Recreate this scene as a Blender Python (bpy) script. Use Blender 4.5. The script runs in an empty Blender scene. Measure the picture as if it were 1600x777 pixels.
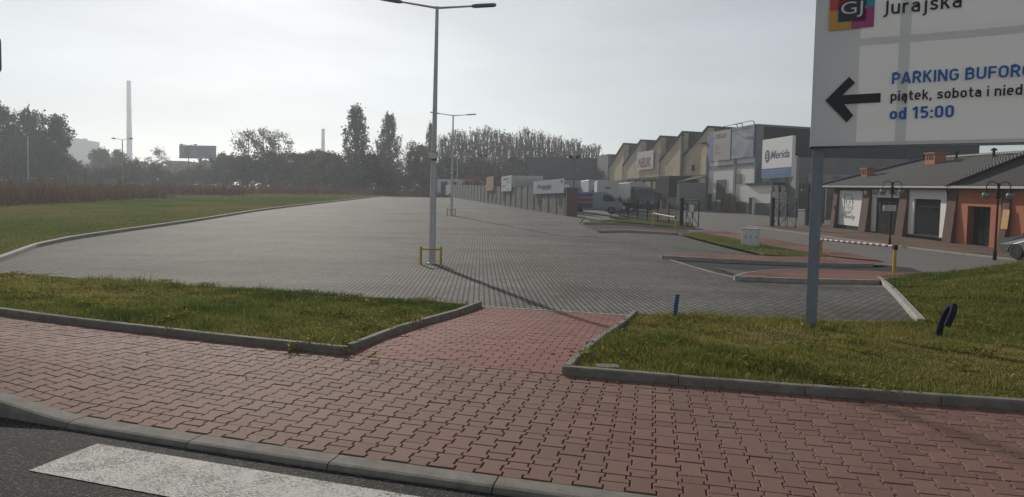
import bpy, bmesh, math, random
import numpy as np
from mathutils import Vector, Matrix
random.seed(7)
RNG = np.random.default_rng(11)
rad = math.radians
sc = bpy.context.scene
col = sc.collection

# ------------------------------------------------------------------ camera
CAMH, FPX, PITCH, ROLL, PCY = 1.6, 950.0, rad(2.77), rad(1.1), 364.0
Fv = np.array([0, math.cos(PITCH), -math.sin(PITCH)])
_r0 = np.array([1.0, 0, 0]); _u0 = np.array([0, math.sin(PITCH), math.cos(PITCH)])
Rv = math.cos(ROLL)*_r0 + math.sin(ROLL)*_u0
Uv = -math.sin(ROLL)*_r0 + math.cos(ROLL)*_u0
cam = bpy.data.cameras.new("camera"); camo = bpy.data.objects.new("camera", cam); col.objects.link(camo)
cam.sensor_width = 36; cam.lens = FPX/1600*36; cam.clip_start = 0.05; cam.clip_end = 5000
cam.shift_y = (PCY-388.5)/1600
m = Matrix(((Rv[0], Uv[0], -Fv[0], 0), (Rv[1], Uv[1], -Fv[1], 0), (Rv[2], Uv[2], -Fv[2], CAMH), (0, 0, 0, 1)))
camo.matrix_world = m
sc.camera = camo

# ------------------------------------------------------------------ light
SUN_AZ, SUN_EL = rad(-23.0), rad(24.5)          # azimuth from +Y towards +X
sund = Vector((math.sin(SUN_AZ)*math.cos(SUN_EL), math.cos(SUN_AZ)*math.cos(SUN_EL), math.sin(SUN_EL)))
w = bpy.data.worlds.new("World"); sc.world = w; w.use_nodes = True
nt = w.node_tree; nt.nodes.clear()
sky = nt.nodes.new("ShaderNodeTexSky"); sky.sky_type = 'NISHITA'; sky.sun_disc = False
sky.sun_elevation = SUN_EL; sky.sun_rotation = SUN_AZ
sky.air_density = 1.0; sky.dust_density = 0.3; sky.ozone_density = 1.0
hs = nt.nodes.new("ShaderNodeHueSaturation"); hs.inputs["Saturation"].default_value = 0.33
bg = nt.nodes.new("ShaderNodeBackground"); bg.inputs[1].default_value = 0.09
wo = nt.nodes.new("ShaderNodeOutputWorld")
# thin high cloud veil
tc = nt.nodes.new("ShaderNodeTexCoord"); mp = nt.nodes.new("ShaderNodeMapping"); mp.inputs["Scale"].default_value = (1.2, 1.2, 5)
nz = nt.nodes.new("ShaderNodeTexNoise"); nz.inputs["Scale"].default_value = 2.6; nz.inputs["Detail"].default_value = 8
cr = nt.nodes.new("ShaderNodeMapRange"); cr.inputs[1].default_value = 0.35; cr.inputs[2].default_value = 0.75
cr.inputs[3].default_value = 0.86; cr.inputs[4].default_value = 1.10
mul = nt.nodes.new("ShaderNodeVectorMath"); mul.operation = 'SCALE'
L = nt.links.new
L(sky.outputs[0], hs.inputs["Color"]); L(tc.outputs["Generated"], mp.inputs[0]); L(mp.outputs[0], nz.inputs[0])
tint = nt.nodes.new("ShaderNodeMix"); tint.data_type = 'RGBA'; tint.blend_type = 'MULTIPLY'; tint.inputs[0].default_value = 1; tint.inputs[7].default_value = (1.0, 1.0, 1.0, 1)
L(hs.outputs[0], tint.inputs[6]); L(nz.outputs[0], cr.inputs[0]); L(tint.outputs[2], mul.inputs[0]); L(cr.outputs[0], mul.inputs["Scale"])
L(mul.outputs[0], bg.inputs[0]); L(bg.outputs[0], wo.inputs[0])
sl = bpy.data.lights.new("sun", 'SUN'); sl.energy = 4.6; sl.angle = rad(0.9); sl.color = (1, 0.93, 0.82)
slo = bpy.data.objects.new("sun", sl); col.objects.link(slo); slo.rotation_euler = (-sund).to_track_quat('-Z', 'Y').to_euler()
slo.location = (0, 0, 60)
vs = sc.view_settings; vs.view_transform = 'Standard'; vs.look = 'None'; vs.exposure = 0.0; vs.gamma = 1.0; vs.use_curve_mapping = False
sc.cycles.volume_bounces = 0; sc.cycles.max_bounces = 6; sc.cycles.diffuse_bounces = 3; sc.cycles.glossy_bounces = 2; sc.cycles.transparent_max_bounces = 8
sc.cycles.use_denoising = True
HAZE = 0.00115

# ------------------------------------------------------------------ pixel rays and terrain height
def ray(px, py):
    d = Fv*FPX + Rv*(px-800) - Uv*(py-PCY)
    return d/d[1]                                  # per metre of depth
def proj(p):
    v = np.array(p, float)-np.array([0, 0, CAMH]); f = v@Fv
    return 800+FPX*(v@Rv)/f, PCY-FPX*(v@Uv)/f
def at(px, py, d):
    r = ray(px, py); return Vector((r[0]*d, d, CAMH+r[2]*d))
def S(t):
    t = np.clip(t, 0, 1); return t*t*(3-2*t)
def sp(t, k=3.0):
    return k*np.logaddexp(0, np.asarray(t)/k)
def g(x, y):
    x = np.asarray(x, float); y = np.asarray(y, float)
    sx = S((x-4)/10.0); q = y+0.25*x
    z = -0.2*S((q-6.2)/4.2) - 0.3*sx*S((y-12)/8.0)
    z = z + 0.033*(sp(y-18-14*sx) - 0.75*sp(y-98) - 0.25*sp(y-250))
    return z
def gz(x, y): return float(g(x, y))
def gp(px, py, off=0.0):
    """world point where the ray through a photo pixel meets the terrain"""
    r = ray(px, py); lo, hi = 1.0, 1.0
    d = 1.0
    while d < 600:
        if CAMH+r[2]*d < gz(r[0]*d, d)+off: break
        lo = d; d *= 1.03
    hi = d
    for _ in range(40):
        mid = (lo+hi)/2
        if CAMH+r[2]*mid < gz(r[0]*mid, mid)+off: hi = mid
        else: lo = mid
    return Vector((r[0]*hi, hi, CAMH+r[2]*hi))
def gpl(pts, off=0.0): return [gp(*p, off=off).to_2d() for p in pts]

# ------------------------------------------------------------------ materials
def lin(c): return tuple(((v/255)/12.92 if v/255 <= 0.04045 else ((v/255+0.055)/1.055)**2.4) for v in c)
MATS = {}
def mat(name, base=(.5, .5, .5), rough=.6, metal=0.0, noise=0.0, nscale=6.0, bump=0.0, bscale=40.0, spec=0.5, col2=None, trans=0.0, detail=5.0):
    if name in MATS: return MATS[name]
    mt = bpy.data.materials.new(name); mt.use_nodes = True; n = mt.node_tree; b = n.nodes["Principled BSDF"]
    b.inputs["Roughness"].default_value = rough; b.inputs["Metallic"].default_value = metal
    b.inputs["Specular IOR Level"].default_value = spec
    b.inputs["Base Color"].default_value = (*base, 1)
    tcn = n.nodes.new("ShaderNodeTexCoord")
    if noise > 0 or col2:
        t = n.nodes.new("ShaderNodeTexNoise"); t.inputs["Scale"].default_value = nscale; t.inputs["Detail"].default_value = detail
        t.inputs["Roughness"].default_value = .65
        rmp = n.nodes.new("ShaderNodeMapRange"); rmp.inputs[1].default_value = .3; rmp.inputs[2].default_value = .7
        mx = n.nodes.new("ShaderNodeMix"); mx.data_type = 'RGBA'
        a = base if col2 else tuple(v*(1-noise) for v in base); c2 = col2 if col2 else tuple(min(1, v*(1+noise)) for v in base)
        mx.inputs[6].default_value = (*a, 1); mx.inputs[7].default_value = (*c2, 1)
        n.links.new(tcn.outputs["Object"], t.inputs[0]); n.links.new(t.outputs[0], rmp.inputs[0]); n.links.new(rmp.outputs[0], mx.inputs[0])
        n.links.new(mx.outputs[2], b.inputs["Base Color"])
        colsock = mx.outputs[2]
    else: colsock = None
    if bump > 0:
        t2 = n.nodes.new("ShaderNodeTexNoise"); t2.inputs["Scale"].default_value = bscale; t2.inputs["Detail"].default_value = 4
        bp = n.nodes.new("ShaderNodeBump"); bp.inputs["Strength"].default_value = bump; bp.inputs["Distance"].default_value = .02
        n.links.new(tcn.outputs["Object"], t2.inputs[0]); n.links.new(t2.outputs[0], bp.inputs["Height"]); n.links.new(bp.outputs[0], b.inputs["Normal"])
    if trans > 0:
        tr = n.nodes.new("ShaderNodeBsdfTranslucent"); tr.inputs[0].default_value = (*base, 1)
        if colsock: n.links.new(colsock, tr.inputs[0])
        ms = n.nodes.new("ShaderNodeMixShader"); ms.inputs[0].default_value = trans
        out = n.nodes["Material Output"]
        n.links.new(b.outputs[0], ms.inputs[1]); n.links.new(tr.outputs[0], ms.inputs[2]); n.links.new(ms.outputs[0], out.inputs[0])
    MATS[name] = mt
    return mt
def nodes_of(mt): return mt.node_tree.nodes, mt.node_tree.links, mt.node_tree.nodes["Principled BSDF"]

# ------------------------------------------------------------------ mesh builder
class MB:
    def __init__(s, xf=None): s.v = []; s.f = []; s.m = []; s.xf = xf; s.mi = 0
    def add(s, vs, fs):
        o = len(s.v)
        s.v += [tuple(s.xf(*p)) if s.xf else tuple(p) for p in vs]
        s.f += [tuple(i+o for i in f) for f in fs]; s.m += [s.mi]*len(fs)
        return s
    def box(s, x0, x1, y0, y1, z0, z1):
        v = [(x0, y0, z0), (x1, y0, z0), (x1, y1, z0), (x0, y1, z0), (x0, y0, z1), (x1, y0, z1), (x1, y1, z1), (x0, y1, z1)]
        return s.add(v, [(0, 3, 2, 1), (4, 5, 6, 7), (0, 1, 5, 4), (1, 2, 6, 5), (2, 3, 7, 6), (3, 0, 4, 7)])
    def bbox(s, x0, x1, y0, y1, z0, z1, b=.02):
        """box with chamfered vertical and top edges"""
        def ring(i, z): return [(x0+i, y0, z), (x1-i, y0, z), (x1, y0+i, z), (x1, y1-i, z), (x1-i, y1, z), (x0+i, y1, z), (x0, y1-i, z), (x0, y0+i, z)]
        v = ring(b, z0)+ring(b, z1-b)+[(x0+b, y0+b, z1), (x1-b, y0+b, z1), (x1-b, y0+b, z1), (x1-b, y1-b, z1), (x1-b, y1-b, z1), (x0+b, y1-b, z1), (x0+b, y1-b, z1), (x0+b, y0+b, z1)]
        v = v[:16]+[(x0+b, y0+b, z1), (x1-b, y0+b, z1), (x1-b, y1-b, z1), (x0+b, y1-b, z1)]
        f = [(i, (i+1) % 8, 8+(i+1) % 8, 8+i) for i in range(8)]
        f += [(8, 9, 17, 16), (9, 10, 17), (10, 11, 18, 17), (11, 12, 18), (12, 13, 19, 18), (13, 14, 19), (14, 15, 16, 19), (15, 8, 16), (16, 17, 18, 19), (7, 6, 5, 4, 3, 2, 1, 0)]
        return s.add(v, f)
    def quad(s, a, b, c, d): return s.add([a, b, c, d], [(0, 1, 2, 3)])
    def prism(s, poly, z0, z1):
        n = len(poly); v = [(p[0], p[1], z0) for p in poly]+[(p[0], p[1], z1) for p in poly]
        return s.add(v, [tuple(range(n-1, -1, -1)), tuple(range(n, 2*n))]+[(i, (i+1) % n, n+(i+1) % n, n+i) for i in range(n)])
    def sideprism(s, poly, y0, y1, inset=0.0):
        """polygon in x,z extruded along y"""
        n = len(poly); v = [(p[0], y0, p[1]) for p in poly]+[(p[0], y1, p[1]) for p in poly]
        return s.add(v, [tuple(range(n)), tuple(range(2*n-1, n-1, -1))]+[(i, n+i, n+(i+1) % n, (i+1) % n) for i in range(n)])
    def tube(s, path, radii, n=8, cap=True):
        P = [Vector(p) for p in path]
        if not isinstance(radii, (list, tuple)): radii = [radii]*len(P)
        vs = []; fs = []; ref = None
        for i, p in enumerate(P):
            t = (P[min(i+1, len(P)-1)]-P[max(i-1, 0)]).normalized()
            if ref is None:
                ref = Vector((1, 0, 0)) if abs(t.x) < .8 else Vector((0, 1, 0))
            a = (ref-t*ref.dot(t)).normalized(); b = t.cross(a); ref = a
            for k in range(n):
                th = 2*math.pi*k/n; vs.append(p+(a*math.cos(th)+b*math.sin(th))*radii[i])
        for i in range(len(P)-1):
            for k in range(n): fs.append((i*n+k, i*n+(k+1) % n, (i+1)*n+(k+1) % n, (i+1)*n+k))
        if cap: fs += [tuple(range(n-1, -1, -1)), tuple(range((len(P)-1)*n, len(P)*n))]
        return s.add(vs, fs)
    def lathe(s, prof, c=(0, 0, 0), n=16):
        vs = []; fs = []
        for r, z in prof:
            for k in range(n):
                th = 2*math.pi*k/n; vs.append((c[0]+r*math.cos(th), c[1]+r*math.sin(th), c[2]+z))
        for i in range(len(prof)-1):
            for k in range(n): fs.append((i*n+k, i*n+(k+1) % n, (i+1)*n+(k+1) % n, (i+1)*n+k))
        fs += [tuple(range(n-1, -1, -1)), tuple(range((len(prof)-1)*n, len(prof)*n))]
        return s.add(vs, fs)
    def wheel(s, c, r, wd, n=24, axis='y'):
        vs = []; fs = []
        prof = [(r*.55, -wd/2), (r*.94, -wd/2), (r, -wd*.32), (r, wd*.32), (r*.94, wd/2), (r*.55, wd/2)]
        for rr, o in prof:
            for k in range(n):
                th = 2*math.pi*k/n; a, b = rr*math.cos(th), rr*math.sin(th)
                vs.append((c[0]+a, c[1]+o, c[2]+b) if axis == 'y' else (c[0]+o, c[1]+a, c[2]+b))
        for i in range(len(prof)-1):
            for k in range(n): fs.append((i*n+k, i*n+(k+1) % n, (i+1)*n+(k+1) % n, (i+1)*n+k))
        return s.add(vs, fs)
    def disc(s, c, r, wd, n=24, spokes=5):
        """wheel rim in the x,z plane: dish plus raised spokes"""
        vs = [(c[0]+r*math.cos(2*math.pi*k/n), c[1], c[2]+r*math.sin(2*math.pi*k/n)) for k in range(n)]
        s.add(vs, [tuple(range(n))])
        for sgn in (-1, 1):
            for k in range(spokes):
                th = 2*math.pi*k/spokes; d = np.array([math.cos(th), math.sin(th)]); e = np.array([-d[1], d[0]])*r*.13
                q = [d*r*.05-e, d*r*.97-e*.8, d*r*.97+e*.8, d*r*.05+e]
                s.add([(c[0]+p[0], c[1]+sgn*wd, c[2]+p[1]) for p in q], [(0, 1, 2, 3)])
        return s
    def build(s, name, mats, parent=None, smooth=False, local=False):
        me = bpy.data.meshes.new(name)
        off = Vector((0, 0, 0))
        if parent is not None and not local: off = wloc(parent)
        me.from_pydata([(v[0]-off.x, v[1]-off.y, v[2]-off.z) for v in s.v], [], s.f)
        ms = mats if isinstance(mats, (list, tuple)) else [mats]
        for k in ms: me.materials.append(k)
        if len(ms) > 1: me.polygons.foreach_set("material_index", s.m)
        bm = bmesh.new(); bm.from_mesh(me); bmesh.ops.recalc_face_normals(bm, faces=bm.faces); bm.to_mesh(me); bm.free()
        if smooth:
            me.polygons.foreach_set("use_smooth", [True]*len(me.polygons))
            me.set_sharp_from_angle(angle=rad(40))
        o = bpy.data.objects.new(name, me); col.objects.link(o)
        if parent is not None: o.parent = parent
        return o
def wloc(o):
    v = Vector(o.location)
    while o.parent: o = o.parent; v = v+Vector(o.location)
    return v
def npmesh(name, V, F, mats, parent=None, smooth=False):
    """V (n,3), F list of int arrays with equal row length"""
    me = bpy.data.meshes.new(name); me.vertices.add(len(V)); me.vertices.foreach_set("co", np.ascontiguousarray(V, dtype=np.float32).ravel())
    tot = sum(len(f)*f.shape[1] for f in F); nf = sum(len(f) for f in F)
    me.loops.add(tot); me.polygons.add(nf)
    me.loops.foreach_set("vertex_index", np.concatenate([f.ravel() for f in F]).astype(np.int32))
    ls = np.concatenate([np.full(len(f), f.shape[1]) for f in F]); st = np.concatenate([[0], np.cumsum(ls)[:-1]])
    me.polygons.foreach_set("loop_start", st.astype(np.int32))
    me.update(calc_edges=True); me.validate()
    if smooth: me.polygons.foreach_set("use_smooth", [True]*nf)
    for k in (mats if isinstance(mats, (list, tuple)) else [mats]): me.materials.append(k)
    o = bpy.data.objects.new(name, me); col.objects.link(o)
    if parent is not None: o.parent = parent
    return o
def thing(name, label, cat, loc=(0, 0, 0), rz=0.0, group=None):
    o = bpy.data.objects.new(name, None); o.empty_display_size = .3; col.objects.link(o)
    o.location = loc; o.rotation_euler = (0, 0, rz); return tag(o, label, cat, group)
def tag(o, label, cat, group=None):
    o["label"] = label; o["category"] = cat
    if group: o["group"] = group
    return o
def struct(o): o["kind"] = "structure"; return o
def stuff(o, label, cat): o["kind"] = "stuff"; o["label"] = label; o["category"] = cat; return o
def dup(root, loc, rz=None, label=None, group=None, scale=None):
    r = root.copy(); col.objects.link(r); r.location = loc
    if rz is not None: r.rotation_euler = (0, 0, rz)
    if scale is not None: r.scale = scale
    if label: r["label"] = label
    if group: r["group"] = group
    def rec(a, b):
        for ch in list(a.children):
            if ch is b: continue
            c = ch.copy(); col.objects.link(c); c.parent = b; rec(ch, c)
    rec(root, r)
    return r
def origin_to(o, loc):
    """shift a mesh object's data so that its origin lies at loc"""
    o.data.transform(Matrix.Translation(-Vector(loc))); o.location = loc; return o

# text -> (verts, faces) in a unit plane
def textmesh(body, bold=0.0, shear=0.0, space=1.0):
    cu = bpy.data.curves.new("lettering", 'FONT'); cu.body = body; cu.size = 1; cu.offset = bold; cu.shear = shear; cu.space_character = space; cu.resolution_u = 5
    cu.fill_mode = 'FRONT'
    o = bpy.data.objects.new("lettering", cu); col.objects.link(o)
    bpy.context.view_layer.update()
    me = bpy.data.meshes.new_from_object(o.evaluated_get(bpy.context.evaluated_depsgraph_get()))
    V = [tuple(v.co) for v in me.vertices]; F = [tuple(p.vertices) for p in me.polygons]
    bpy.data.objects.remove(o); bpy.data.curves.remove(cu); bpy.data.meshes.remove(me)
    return V, F
def text_on(mb, body, fn, x0, y0, width=None, height=None, ref=None, bold=0.0, shear=0.0, space=1.0):
    """write body with its left baseline at (x0,y0); width/height fit the reference string; fn(x,y)->world"""
    V, F = textmesh(body, bold, shear, space)
    Rr = textmesh(ref, bold, shear, space)[0] if ref else V
    if not V: return
    rx0 = min(v[0] for v in Rr); rx1 = max(v[0] for v in Rr); ry1 = max(v[1] for v in Rr)
    kx = width/(rx1-rx0) if width else None; ky = height/ry1 if height else None
    kx = kx or ky; ky = ky or kx
    mb.add([fn(x0+(v[0]-rx0)*kx, y0+v[1]*ky) for v in V], F)

# polygon helpers
def inpoly(P, poly):
    x, y = P[:, 0], P[:, 1]; r = np.zeros(len(P), bool); n = len(poly)
    for i in range(n):
        x1, y1 = poly[i]; x2, y2 = poly[(i+1) % n]
        if y1 == y2: continue
        c = ((y1 > y) != (y2 > y)) & (x < (x2-x1)*(y-y1)/(y2-y1)+x1); r ^= c
    return r
def clip(poly, a, b, c):
    """keep a*x+b*y<=c"""
    out = []; n = len(poly)
    for i in range(n):
        p, q = poly[i], poly[(i+1) % n]; dp = a*p[0]+b*p[1]-c; dq = a*q[0]+b*q[1]-c
        if dp <= 0: out.append(p)
        if (dp < 0 < dq) or (dq < 0 < dp):
            t = dp/(dp-dq); out.append((p[0]+(q[0]-p[0])*t, p[1]+(q[1]-p[1])*t))
    return out
def sheet(name, poly, off, mt, cell=2.0, zf=None):
    """sheet on the terrain, split on one common grid"""
    poly = [(float(p[0]), float(p[1])) for p in poly]
    xs = [p[0] for p in poly]; ys = [p[1] for p in poly]
    i0, i1 = math.floor(min(xs)/cell), math.ceil(max(xs)/cell); j0, j1 = math.floor(min(ys)/cell), math.ceil(max(ys)/cell)
    vid = {}; V = []; Fs = []
    zf = zf or (lambda x, y: gz(x, y)+off)
    for i in range(i0, i1):
        st = clip(clip(poly, 1, 0, (i+1)*cell), -1, 0, -i*cell)
        if len(st) < 3: continue
        for j in range(j0, j1):
            c = clip(clip(st, 0, 1, (j+1)*cell), 0, -1, -j*cell)
            if len(c) < 3: continue
            ids = []
            for p in c:
                k = (round(p[0], 4), round(p[1], 4))
                if k not in vid: vid[k] = len(V); V.append((p[0], p[1], zf(*p)))
                if not ids or ids[-1] != vid[k]: ids.append(vid[k])
            if ids and ids[0] == ids[-1]: ids.pop()
            ids2 = list(dict.fromkeys(ids))
            if len(ids2) >= 3: Fs.append(tuple(ids2))
    mb = MB(); mb.add(V, Fs); o = mb.build(name, mt)
    bm = bmesh.new(); bm.from_mesh(o.data)
    for f in bm.faces:
        if f.normal.z < 0: f.normal_flip()
    bm.to_mesh(o.data); bm.free()
    return struct(o)
def resample(pts, step):
    P = [Vector((p[0], p[1])) for p in pts]; out = [P[0]]; carry = 0.0
    tot = sum((P[i+1]-P[i]).length for i in range(len(P)-1)); n = max(1, round(tot/step)); ds = tot/n
    t = ds; acc = 0
    for i in range(len(P)-1):
        ln = (P[i+1]-P[i]).length
        while t <= acc+ln+1e-6:
            out.append(P[i].lerp(P[i+1], (t-acc)/ln if ln > 0 else 0)); t += ds
        acc += ln
    return out
def kerb(name, pts, wd, up, down, mt, step=1.0, gap=.006, zf=None, side=0, ch=.012):
    """row of kerbstones along a line; side shifts the stone left (+) or right (-) of it"""
    zf = zf or gz
    P = resample(pts, step); mb = MB(); n = len(P)
    def nrm(i):
        a = P[max(i-1, 0)]; b = P[min(i+1, n-1)]; t = (b-a).normalized(); return Vector((-t.y, t.x))
    for i in range(n-1):
        a, b = P[i], P[i+1]; t = (b-a).normalized(); a2 = a+t*gap/2 if i else a; b2 = b-t*gap/2 if i < n-2 else b
        na, nb = nrm(i), nrm(i+1); j = random.uniform(-.003, .003)
        vs = []
        for (p, nn) in ((a2, na), (b2, nb)):
            zt = zf(p.x, p.y)+up+j; zb = zf(p.x, p.y)-down
            for (o, z) in ((-wd/2, zb), (-wd/2, zt-ch), (-wd/2+ch, zt), (wd/2-ch, zt), (wd/2, zt-ch), (wd/2, zb)):
                c = p+nn*(o+side*wd/2); vs.append((c.x, c.y, z))
        mb.add(vs, [(k, (k+1) % 6, 6+(k+1) % 6, 6+k) for k in range(6)]+[(5, 4, 3, 2, 1, 0), (6, 7, 8, 9, 10, 11)])
    return struct(mb.build(name, mt))
# ================================================================== GROUND
def ground_mat(name, cols, scales, bumps=.4, rough=.95):
    mt = mat(name, cols[0], rough, spec=0.0); n, l, b = nodes_of(mt)
    tcn = n.new("ShaderNodeTexCoord"); prev = None
    for i, c in enumerate(cols[1:]):
        t = n.new("ShaderNodeTexNoise"); t.inputs["Scale"].default_value = scales[i]; t.inputs["Detail"].default_value = 6; t.inputs["Roughness"].default_value = .7
        r = n.new("ShaderNodeMapRange"); r.inputs[1].default_value = .42; r.inputs[2].default_value = .62
        mx = n.new("ShaderNodeMix"); mx.data_type = 'RGBA'
        if prev is None: mx.inputs[6].default_value = (*cols[0], 1)
        else: l.new(prev, mx.inputs[6])
        mx.inputs[7].default_value = (*c, 1)
        l.new(tcn.outputs["Object"], t.inputs[0]); l.new(t.outputs[0], r.inputs[0]); l.new(r.outputs[0], mx.inputs[0]); prev = mx.outputs[2]
    l.new(prev, b.inputs["Base Color"])
    t = n.new("ShaderNodeTexNoise"); t.inputs["Scale"].default_value = scales[-1]*3; t.inputs["Detail"].default_value = 5
    bp = n.new("ShaderNodeBump"); bp.inputs["Strength"].default_value = bumps; bp.inputs["Distance"].default_value = .05
    l.new(tcn.outputs["Object"], t.inputs[0]); l.new(t.outputs[0], bp.inputs["Height"]); l.new(bp.outputs[0], b.inputs["Normal"])
    return mt
M_soil = ground_mat("grassy_soil", [(.045, .055, .018), (.07, .062, .03), (.03, .045, .012)], [.15, 1.7], .5)
M_lawn = ground_mat("lawn_soil", [(.055, .062, .02), (.085, .07, .035), (.045, .058, .014)], [.5, 3.0], .6)
M_field = ground_mat("field_grass", [(.10, .13, .042), (.15, .135, .065), (.08, .11, .035)], [.12, .9], .8)
M_kerb = mat("concrete_kerb", (.30, .285, .26), .85, noise=.28, nscale=9, bump=.35, bscale=160)
M_kerb2 = mat("old_concrete_kerb", (.185, .172, .15), .88, noise=.3, nscale=7, bump=.4, bscale=140)

# asphalt with pale aggregate
def asphalt(name, base, chips, chipamt, rough=.75):
    mt = mat(name, base, rough, spec=.2); n, l, b = nodes_of(mt)
    tcn = n.new("ShaderNodeTexCoord")
    v = n.new("ShaderNodeTexVoronoi"); v.inputs["Scale"].default_value = 95; l.new(tcn.outputs["Object"], v.inputs[0])
    sep = n.new("ShaderNodeSeparateColor"); l.new(v.outputs["Color"], sep.inputs[0])
    r = n.new("ShaderNodeMapRange"); r.inputs[1].default_value = 1-chipamt; r.inputs[2].default_value = 1; l.new(sep.outputs[0], r.inputs[0])
    t = n.new("ShaderNodeTexNoise"); t.inputs["Scale"].default_value = .9; t.inputs["Detail"].default_value = 7; l.new(tcn.outputs["Object"], t.inputs[0])
    m1 = n.new("ShaderNodeMix"); m1.data_type = 'RGBA'; m1.inputs[6].default_value = (*[c*.75 for c in base], 1); m1.inputs[7].default_value = (*[c*1.3 for c in base], 1); l.new(t.outputs[0], m1.inputs[0])
    m2 = n.new("ShaderNodeMix"); m2.data_type = 'RGBA'; m2.inputs[7].default_value = (*chips, 1); l.new(r.outputs[0], m2.inputs[0]); l.new(m1.outputs[2], m2.inputs[6])
    l.new(m2.outputs[2], b.inputs["Base Color"])
    bp = n.new("ShaderNodeBump"); bp.inputs["Strength"].default_value = .7; bp.inputs["Distance"].default_value = .006
    l.new(v.outputs["Distance"], bp.inputs["Height"]); bp.invert = True; l.new(bp.outputs[0], b.inputs["Normal"])
    return mt
M_asph = asphalt("road_asphalt", (.024, .023, .021), (.13, .125, .115), .2, .85)
M_asph2 = asphalt("yard_asphalt", (.145, .138, .128), (.26, .25, .24), .2, .85)
M_asph3 = asphalt("new_asphalt", (.032, .034, .037), (.06, .06, .06), .25, .9)

def block_attr_mat(name, base, var, dirt):
    """paving block colour: one random value per block kept as a face attribute, plus stains"""
    mt = mat(name, base, .8, spec=.2); n, l, b = nodes_of(mt)
    at_ = n.new("ShaderNodeAttribute"); at_.attribute_name = "block"
    tcn = n.new("ShaderNodeTexCoord")
    cr_ = n.new("ShaderNodeMapRange"); cr_.inputs[3].default_value = 1-var; cr_.inputs[4].default_value = 1+var; l.new(at_.outputs["Fac"], cr_.inputs[0])
    sc_ = n.new("ShaderNodeVectorMath"); sc_.operation = 'SCALE'; sc_.inputs[0].default_value = base; l.new(cr_.outputs[0], sc_.inputs["Scale"])
    t = n.new("ShaderNodeTexNoise"); t.inputs["Scale"].default_value = .8; t.inputs["Detail"].default_value = 7; l.new(tcn.outputs["Object"], t.inputs[0])
    r = n.new("ShaderNodeMapRange"); r.inputs[1].default_value = .42; r.inputs[2].default_value = .72; l.new(t.outputs[0], r.inputs[0])
    mx = n.new("ShaderNodeMix"); mx.data_type = 'RGBA'; mx.inputs[7].default_value = (*dirt, 1); l.new(r.outputs[0], mx.inputs[0]); l.new(sc_.outputs[0], mx.inputs[6])
    t3 = n.new("ShaderNodeTexNoise"); t3.inputs["Scale"].default_value = 140; t3.inputs["Detail"].default_value = 3; l.new(tcn.outputs["Object"], t3.inputs[0])
    m3 = n.new("ShaderNodeMix"); m3.data_type = 'RGBA'; m3.blend_type = 'MULTIPLY'; m3.inputs[0].default_value = 1
    r3 = n.new("ShaderNodeMapRange"); r3.inputs[1].default_value = .3; r3.inputs[2].default_value = .7; r3.inputs[3].default_value = .8; r3.inputs[4].default_value = 1.15; l.new(t3.outputs[0], r3.inputs[0])
    l.new(mx.outputs[2], m3.inputs[6]); l.new(r3.outputs[0], m3.inputs[7]); l.new(m3.outputs[2], b.inputs["Base Color"])
    bp = n.new("ShaderNodeBump"); bp.inputs["Strength"].default_value = .35; bp.inputs["Distance"].default_value = .004
    l.new(t3.outputs[0], bp.inputs["Height"]); l.new(bp.outputs[0], b.inputs["Normal"])
    return mt
M_redblock = block_attr_mat("red_paving_block", (.190, .107, .088), .13, (.20, .123, .103))
M_redbrick = block_attr_mat("red_paving_brick", (.23, .098, .086), .14, (.225, .11, .095))
M_joint = mat("joint_sand", (.036, .023, .018), .95, noise=.4, nscale=30)

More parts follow.
